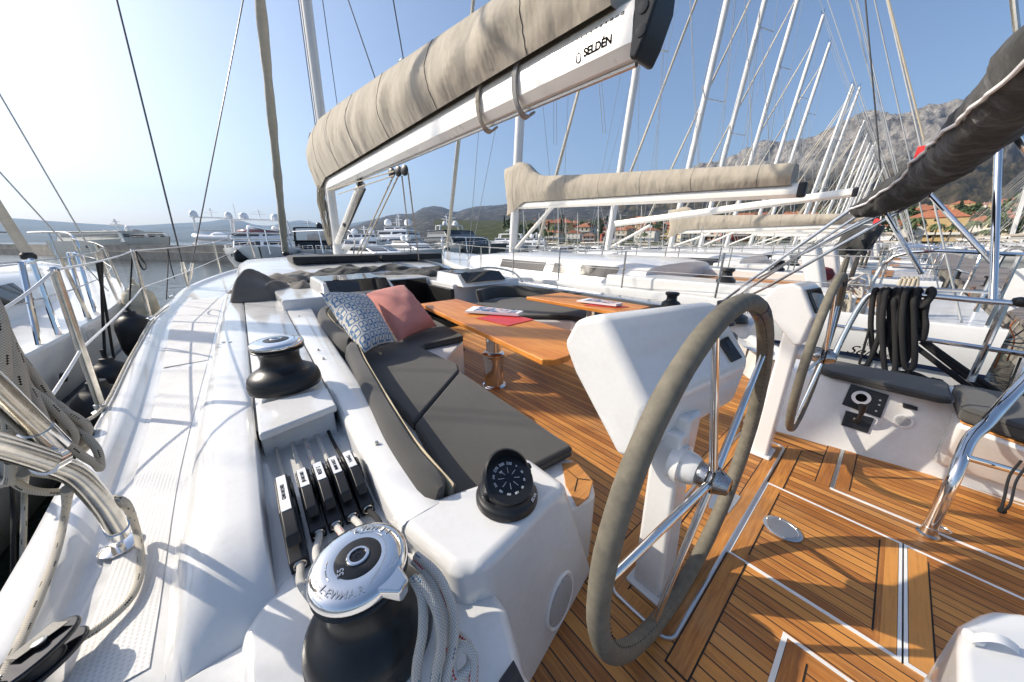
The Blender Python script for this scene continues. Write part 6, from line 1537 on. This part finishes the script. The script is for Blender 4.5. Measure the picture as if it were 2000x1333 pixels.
# dinghy and tender
def dinghy(u, v, D, s, mat, label, rot):
    p = polar(u, v, D); r = thing('dinghy', label, 'dinghy', (p.x,p.y,p.z), rot)
    m = MB(); m.tube(curve([V(-.75,-1.6,0), V(-.75,0,0), V(-.6,1.2,.1), V(0,1.9,.25), V(.6,1.2,.1), V(.75,0,0), V(.75,-1.6,0)], 5), .26, 10); part('inflatable_tube', m, M[mat], r)
    m = MB(); m.slab([(-.7,-1.5),(.7,-1.5),(.6,1.2),(0,1.7),(-.6,1.2)], -.2, .05); part('floor', m, M[mat], r, bevel=.05)
    m = MB(); m.lathe(V(0,-.2,.1), [(.7,0),(.55,.35),(.2,.5)], 12); part('cover', m, M[mat], r); r.scale = (s,s,s)
dinghy(262, 461, 98, 2.0, 'mblack', 'black inflatable dinghy on the cabin roof of the beige classic yacht', 1.2)
dinghy(424, 466, 76, 1.7, 'mwhite', 'white covered tender on the stern of the cream trawler yacht', 1.0)
# fenders
def fender(p, L_, r, mat, label, group='fenders between the hulls', shape=1):
    o = thing('fender', label, 'fender', (p.x,p.y,p.z-L_), 0, group)
    m = MB(); m.lathe(V(0,0,0), [(.02,0),(r*.5,.04*L_),(r*.9,.14*L_),(r,.28*L_),(r,.66*L_),(r*.92,.80*L_),(r*.55,.90*L_),(r*.34,.93*L_),(r*.30,1.0*L_),(.02,1.01*L_)], 24); part('fender_body', m, M[mat], o, angle=60)
    m = MB(); m.tube([V(0,0,L_), V(0,0,L_+.1)], r*.12, 8); part('fender_eye', m, M[mat], o); return o
fp = at(252,608,x=-1.42); fender(fp, .75, .20, 'rubber', 'black fender just behind the second stanchion')
fender(at(206,700,x=-1.36), .62, .17, 'rubber', 'black fender between the hulls next to the two black ropes')
fender(at(186,745,x=-1.30), .85, .21, 'rubber', 'large black fender low between the hulls beside the first stanchion')
fender(at(262,556,x=-1.55), .80, .21, 'fendercream', 'cream fender behind the black fender')
rope([at(259,491,x=-1.2), at(256,540,x=-1.35), at(252,606,x=-1.42)], .010, 'rope_black', 'black fender line tied to the top of the second stanchion')
rope([at(198,512,x=-1.0), at(200,600,x=-1.2), at(205,698,x=-1.36)], .012, 'rope_black', 'black fender line hanging from the port lifeline, left one')
rope([at(190,513,x=-1.0), at(206,600,x=-1.2), at(222,700,x=-1.36)], .012, 'rope_black', 'black fender line hanging from the port lifeline, right one')
rope([at(266,492,x=-1.2), at(276,505,x=-1.25), at(285,520,x=-1.22), at(280,527,x=-1.2), at(270,510,x=-1.2), at(264,493,x=-1.2)], .010, 'rope_black', 'small black rope loop hanging at the second stanchion top')
rope([at(327,484,x=-1.2), at(328,520,x=-1.2), at(325,585,x=-1.2)], .009, 'rope_black', 'black line from the lifeline down to the cleat by the shrouds')
rope([at(327,484,x=-1.2), at(334,520,x=-1.2), at(341,545,x=-1.2)], .009, 'rope_black', 'short black line end hanging beside the shroud')
for k, (u, v) in enumerate(((463,488),(470,489),(480,490),(495,491))):
    p = polar(u, v, 46); fender(p, 1.35, .42, 'rubber', 'black teardrop fender hung on the pink screened motor yacht, %s from the left' % ['first','second','third','fourth'][k], 'fenders on the white motor yacht')
# gate hoops on the port neighbour (three inverted U rails)
def hoop(b0, t0, t1, b1, xx, label=None):
    m = MB(); P_ = [at(*b0, x=xx), at(*t0, x=xx), at(*t1, x=xx), at(*b1, x=xx)]
    pts = [P_[0], lerp(P_[0],P_[1],.93), lerp(P_[1],P_[2],.12), lerp(P_[1],P_[2],.88), lerp(P_[3],P_[2],.93), P_[3]]
    m.tube(curve(pts, 6), .024, 10)
    for p in (P_[0], P_[3]): m.lathe(p, [(.05,0),(.05,.006),(.03,.015)], 14)
    return m
for args in (((80,688),(42,516),(63,511),(119,667),-1.78), ((173,632),(135,498),(150,497),(190,620),-1.9)):
    m = hoop(*args[:4], args[4]); mm = MB(); mm.v = [(x+4.75, y+1.5, z+1.4) for x,y,z in m.v]; mm.f = m.f; part('gate_hoop', mm, M['chrome'], pn)
c = at(126,737,x=-1.66); m = MB(); m.lathe(c-V(-4.75,-1.5,-1.4), [(.05,-.02),(.05,.01),(.035,.015)], 20, V(1,0,-.1)); part('hull_fitting', m, M['glass'], pn)

# =====================================================================
# town and trees
# =====================================================================
M['roof'] = simple('clay_roof_tiles', (.33,.125,.065), .85, 0, .35, 1.2, .3, 3, bdist=.1); M['roofb'] = simple('brown_roof_tiles', (.24,.13,.08), .85, 0, .3, 1.2)
WALLS = [simple('wall_cream', (.52,.46,.34), .9, 0, .12, .5), simple('wall_white', (.62,.60,.55), .9, 0, .1, .5), simple('wall_red', (.34,.09,.06), .9, 0, .15, .5), simple('wall_ochre', (.46,.33,.16), .9, 0, .12, .5), simple('wall_pink', (.50,.30,.22), .9, 0, .12, .5)]
def house(w_, d_, h_, wm, rm, label, loc, rz, group, floors=2, gable=False, balcony=True):
    r = thing('house', label, 'house', loc, rz, group)
    m = MB(); m.box(-w_/2,w_/2,-d_/2,d_/2,-4,h_); wl = part('wall', m, wm, r, smooth=False)
    e = .6; rh = w_*.20; m = MB()
    if gable: 
        vs = [V(-w_/2-e,-d_/2-e,h_),V(w_/2+e,-d_/2-e,h_),V(w_/2+e,d_/2+e,h_),V(-w_/2-e,d_/2+e,h_),V(0,-d_/2-e,h_+rh),V(0,d_/2+e,h_+rh)]
        m.add(vs, [(0,4,5,3),(1,2,5,4),(0,1,4),(2,3,5),(0,3,2,1)], flat=True)
    else:
        vs = [V(-w_/2-e,-d_/2-e,h_),V(w_/2+e,-d_/2-e,h_),V(w_/2+e,d_/2+e,h_),V(-w_/2-e,d_/2+e,h_),V(-w_*.2,0,h_+rh),V(w_*.2,0,h_+rh)]
        m.add(vs, [(0,1,5,4),(1,2,5),(2,3,4,5),(3,0,4),(0,3,2,1)], flat=True)
    rf = part('roof', m, rm, r, smooth=False)
    m = MB(); m.box(w_*.15,w_*.15+.9,-.5,.4,h_+rh*.4,h_+rh+.9); part('chimney', m, wm, rf, smooth=False)
    fh = h_/floors
    for f_ in range(floors):
        for k in range(3):
            x = (k-1)*w_*.29; z = fh*f_+fh*.32; m = MB(); m.box(x-.6,x+.6,-d_/2-.06,-d_/2+.02,z,z+fh*.45); part('window', m, M['glass'], r, smooth=False)
        m = MB(); m.box(-w_/2-.06,-w_/2+.02,-.7,.7,fh*f_+fh*.32,fh*f_+fh*.77); part('window', m, M['glass'], r, smooth=False)
    if balcony: m = MB(); m.box(-w_*.45,w_*.45,-d_/2-1.6,-d_/2-.07,fh-.2,fh+.05); m.box(-w_*.45,w_*.45,-d_/2-1.6,-d_/2-1.5,fh+.06,fh+1.1); part('balcony', m, WALLS[1], r, smooth=False)
    return r
gz = lambda D: lerp(-1.0, 72, max(0,(D-150)/1000)**1.2)
random.seed(31)
protos = [house(14,12,8.5,WALLS[0],M['roof'],'x',(0,0,0),0,'houses of the town behind the marina'), house(18,12,9.5,WALLS[1],M['roof'],'x',(0,0,0),0,'houses of the town behind the marina',3,True), house(12,12,7,WALLS[4],M['roofb'],'x',(0,0,0),0,'houses of the town behind the marina'), house(22,13,12,WALLS[3],M['roof'],'x',(0,0,0),0,'houses of the town behind the marina',4), house(13,10,8,WALLS[2],M['roof'],'x',(0,0,0),0,'houses of the town behind the marina',2,True)]
used = [False]*5
def put_house(k, u, D, s, lab, dz=0):
    p = polar(u, 473, D); rz = -math.atan2(p.x, p.y) + random.uniform(-.5,.5)
    o = protos[k] if not used[k] else copy_tree(protos[k]); used[k] = True
    o.location = (p.x, p.y, gz(D)+dz); o.rotation_euler = (0,0,rz+math.pi*0); o.scale = (s,s,s); o['label'] = lab; return o
front = [(0,1082,205,1.0,'cream house with orange roof left of the dark cypresses'),(1,1122,215,.8,'white house with balcony behind the third mast'),(2,1150,190,.9,'pinkish house with brown roof by the marina'),(4,1186,200,.9,'red gabled house between the second and third boom'),(0,1212,230,1.1,'cream house with orange hip roof under the bare boom'),(1,1262,210,1.0,'long white house with orange roof in front of the dark hill'),(3,1300,250,.8,'ochre block with orange roof near the third mast'),(0,1342,205,1.0,'cream house with brown gable beside the palms'),(2,1395,215,1.2,'pink house with brown roof below the beige sail cover'),(4,1440,225,.9,'red house peeping between the masts'),(0,1500,230,1.1,'cream house half hidden by the row of masts'),(1,1560,240,1.0,'white house behind the low tan cover'),(4,1728,235,1.25,'red gabled house with white balconies behind the flag'),(1,1752,205,1.0,'white apartment house with rows of balconies'),(3,1815,225,1.1,'ochre chalet style house with sloping roof'),(0,1862,250,1.0,'cream house with yellowish gable among the masts'),(1,1915,240,1.0,'white house with long orange roof right of the steel post'),(0,1965,225,1.2,'cream house with orange roof at the right edge'),(4,2010,240,1.1,'red house at the right edge'),(2,1680,230,1.0,'pink house behind the black canvas bundle'),(1,1625,250,1.0,'white house with orange roof behind the steel tubes')]
for k, u, D, s, lab in front: put_house(k, u, D, s*.66, lab)
for i in range(240):
    u = random.uniform(1040, 2060); D = random.uniform(290, 1000)**1; 
    if u < 1600 and D > 600 and random.random() < .6: D = random.uniform(290, 520)
    put_house(random.choice((0,0,1,2,3,0,4)), u, D, random.uniform(.55,.95), 'small orange roofed house on the slope behind the marina')
M['leaf'] = simple('dark_foliage', (.055,.085,.030), .8, 0, .5, 2.0); M['leafp'] = simple('palm_foliage', (.07,.10,.03), .7, 0, .4, 2.0); M['bark'] = simple('bark', (.10,.075,.05), .95, 0, .3, 3)
def tree(kind, label):
    r = thing({'c':'cypress','b':'broadleaf_tree','p':'palm_tree'}[kind], label, 'tree', (0,0,0), 0, 'trees of the town')
    m = MB(); hT = {'c':10,'b':8,'p':7}[kind]
    m.tube([V(0,0,-2), V(.1,0,hT*.5), V(.1,.1,hT*.9)], lambda t: .32*(1-.7*t), 8); part('trunk', m, M['bark'], r); m = MB()
    if kind == 'p':
        for k in range(16):
            a = 2*math.pi*k/16; o = V(math.cos(a),math.sin(a),0); pts = [V(.1,.1,hT*.9)+o*q_*2.4+V(0,0,1.3*math.sin(q_*2.6+(k%3)*.3)-q_*q_*1.6+(k%2)*.5) for q_ in (0,.33,.66,1)]
            s_ = V(-o.y,o.x,0); rows = [[p-s_*w2-V(0,0,w2*.5), p, p+s_*w2-V(0,0,w2*.5)] for p, w2 in zip(pts, (.1,.45,.4,.05))]; m.grid(rows)
    else:
        for k in range(520):
            if kind == 'c': t = random.random(); z = .8+t*(hT+1); rr = 1.25*math.sin(min(1,t*1.4+.1)*math.pi*.5)*(1-t)**.45; 
            else:
                t = random.random(); z = hT*.35+t*hT*.85; rr = hT*.52*math.sin(math.pi*(t*.85+.12))
            a = random.uniform(0,2*math.pi); q_ = rr*random.uniform(.55,1.05)*(1+.25*noise.noise(V(a*1.5,z*.6,3))); c = V(q_*math.cos(a), q_*math.sin(a), z+random.uniform(-.3,.3)); s_ = random.uniform(.25,.6)
            e1 = V(random.gauss(0,1),random.gauss(0,1),random.gauss(0,1)).normalized()*s_; e2 = e1.cross(V(random.gauss(0,1),random.gauss(0,1),random.gauss(0,1))).normalized()*s_
            m.add([c-e1-e2*.4, c+e1*.2-e2, c+e1+e2*.3, c-e1*.3+e2], [(0,1,2,3)])
    part('crown', m, M['leafp'] if kind == 'p' else M['leaf'], r, smooth=False); return r
tp_ = {k: tree(k, 'x') for k in 'cbp'}; tu = set()
TL = {'c':'dark cypress between the town houses','b':'dark round tree between the town houses','p':'palm tree along the marina promenade'}
for i in range(130):
    kd = random.choice('bbbbcp'); u = random.uniform(985, 2060); D = random.uniform(165, 640) if kd != 'p' else random.uniform(165, 200)
    o = tp_[kd] if kd not in tu else copy_tree(tp_[kd]); tu.add(kd); p = polar(u, 473, D); o.location = (p.x,p.y,gz(D)); s_ = random.uniform(.7,1.5); o.scale = (s_,s_,s_*random.uniform(.8,1.2)); o.rotation_euler = (0,0,random.uniform(0,6)); o['label'] = TL[kd]

# =====================================================================
# clutter on the neighbouring quarter deck and the pontoon
# =====================================================================
random.seed(44)
def heap(u0, u1, v0, v1, x, mt, lab, n=40, r=.018):
    pts = [at(random.uniform(u0,u1), random.uniform(v0,v1), x=x+random.uniform(-.15,.15)) for _ in range(n)]; return rope(pts, r, mt, lab, 4, seg=8)
heap(1618,1660,565,632,7.0,'rope_w','pile of grey white rope on the neighbouring stern, left pile',40)
heap(1640,1700,530,600,8.6,'rope_white','bundle of white rope hanging on the neighbouring helm rail',34)
heap(1700,1760,590,632,7.2,'rope_cream','loose cream rope turns on the neighbouring quarter deck',22)
for k in range(4):
    u = 1760+9*k; rope([at(u,545,x=7.4), at(u-14,580,x=7.35), at(u-30,612,x=7.3), at(u-8,600,x=7.35), at(u+4,560,x=7.4), at(u+4,541,x=7.42)], .02, 'rope_cream', 'cream rope loop draped over the neighbouring pushpit, %s from the left' % ['first','second','third','fourth'][k], 6)
m = MB(); c = at(1602,532,x=10.5); m.lathe(c-V(0,0,.2), [(.15,0),(.25,.06),(.27,.18),(.2,.3),(.1,.33)], 16); part('bag', m, simple('maroon_bag', (.12,.02,.03), .7, 0, .3), label='dark red bag on the neighbouring cockpit seat', cat='bag')
# black folded canvas further along, flags
m = MB(); pts = [at(1640,500,x=14), at(1662,480,x=14), at(1690,468,x=14), at(1712,470,x=14)]; m.tube(curve(pts,5), lambda t: .16+.28*math.sin(t*2.6), 12, rf=lambda i,a: 1+.15*math.sin(3*a+i)); part('canvas_bundle', m, M['canvasdark'], label='black folded canvas bundle on a frame in front of the red house', cat='canvas')
def flag(u, v, x, w_, h_, mats, lab, u2, v2):
    p = at(u,v,x=x); r = thing('flag', lab, 'flag', (p.x,p.y,p.z))
    q = at(u2,v2,x=x)-p; m = MB(); m.tube([q, V(0,0,h_*.6)], .02, 6); part('flagstaff', m, M['white'], r)
    for i, mt in enumerate(mats):
        m = MB(); rows = []
        for k in range(9):
            t = k/8; rows.append([V(-w_*t*.7, .10*math.sin(t*5), h_*(.5-i/len(mats))-w_*t*.5), V(-w_*t*.7, .10*math.sin(t*5+.4), h_*(.5-(i+1)/len(mats))-w_*t*.5)])
        m.grid(rows); o = part('stripe', m, M[mt], r); md_ = o.modifiers.new('s','SOLIDIFY'); md_.thickness = .006
    return r
flag(1710,447,16.5,.5,.9,['croatred','paper','blue'],'red white and blue flag on a stern beyond the helm',1716,500)
flag(1815,300,5.8,.05,.17,['croatred'],'small red pennant on a line under the bimini roll',1815,306)
p0 = at(1805,275,x=5.8); stay(at(1735,0,x=5.8), p0, .010, 'rope_cream', 'backstay'); stay(at(1690,0,x=6.0), at(1720,330,x=6.0), .008, 'wire', 'backstay')
stay(at(1975,-20,x=4.2), at(1992,120,x=4.2), .014, 'chromeold', 'backstay')
# white gangway leaning at the right, orange lines, bollards on the pontoon
pa_ = [at(1950,615,x=11.5), at(1992,600,x=11.5), at(2030,520,x=11.5), at(1975,528,x=11.5)]
m = MB(); n_ = (pa_[1]-pa_[0]).cross(pa_[3]-pa_[0]).normalized(); m.plate(pa_, n_*.05); part('gangway', m, M['white'], label='white gangway board standing on the stern at the right edge', cat='gangway', bevel=.01)
for k, (u, v) in enumerate(((1925,560),(1868,545))):
    c = at(u,v,z=-.36); m = MB(); m.lathe(c, [(.14,0),(.14,.03),(.08,.06),(.08,.35),(.14,.38),(.14,.44),(.06,.47)], 16); part('bollard', m, M['black'], label='dark bollard on the pontoon, %s one' % ('nearer','farther')[k], cat='bollard', group='bollards on the pontoon')
random.seed(9)
for k in range(5):
    a = at(1880+18*k+random.uniform(-6,6), 640+9*k, x=9+k*.4); b = V(11.5+k*1.2, -2.6, -.34)
    rope([a, lerp(a,b,.5)-V(0,0,.18), b], .014, 'rope_black' if k % 2 else 'rope_cream', 'mooring line from the neighbouring stern to the pontoon, %s one' % ['first','second','third','fourth','fifth'][k], 6, grp='mooring lines to the pontoon')
M['rope_orange'] = rope_mat('orange_rope', (.60,.16,.03), (.3,.05,.01), .2, .2, .5)
for k, (u, v) in enumerate(((1985,625),(1905,560),(1960,640))):
    rope([at(u,v,z=-.34), at(u-12,v+14,z=-.33), at(u-4,v+40,x=12), at(u-18,v+80,x=12)], .012, 'rope_orange', 'orange line hanging over the pontoon edge, %s one' % ['right','far','near'][k], 6)
# ---- air: one closed box of even haze ----
m = MB(); m.box(-16500, 16500, -10500, 17500, -2.6, 1750)
hm = bpy.data.materials.new('haze_air'); hm.use_nodes = True; ht = hm.node_tree; ht.nodes.clear()
vo = ht.nodes.new('ShaderNodeVolumePrincipled'); oo = ht.nodes.new('ShaderNodeOutputMaterial'); ht.links.new(vo.outputs[0], oo.inputs['Volume'])
vo.inputs['Color'].default_value = (.45,.66,1,1); vo.inputs['Density'].default_value = .00006; vo.inputs['Anisotropy'].default_value = .25
hz = part('haze', m, hm, kind='stuff', smooth=False)
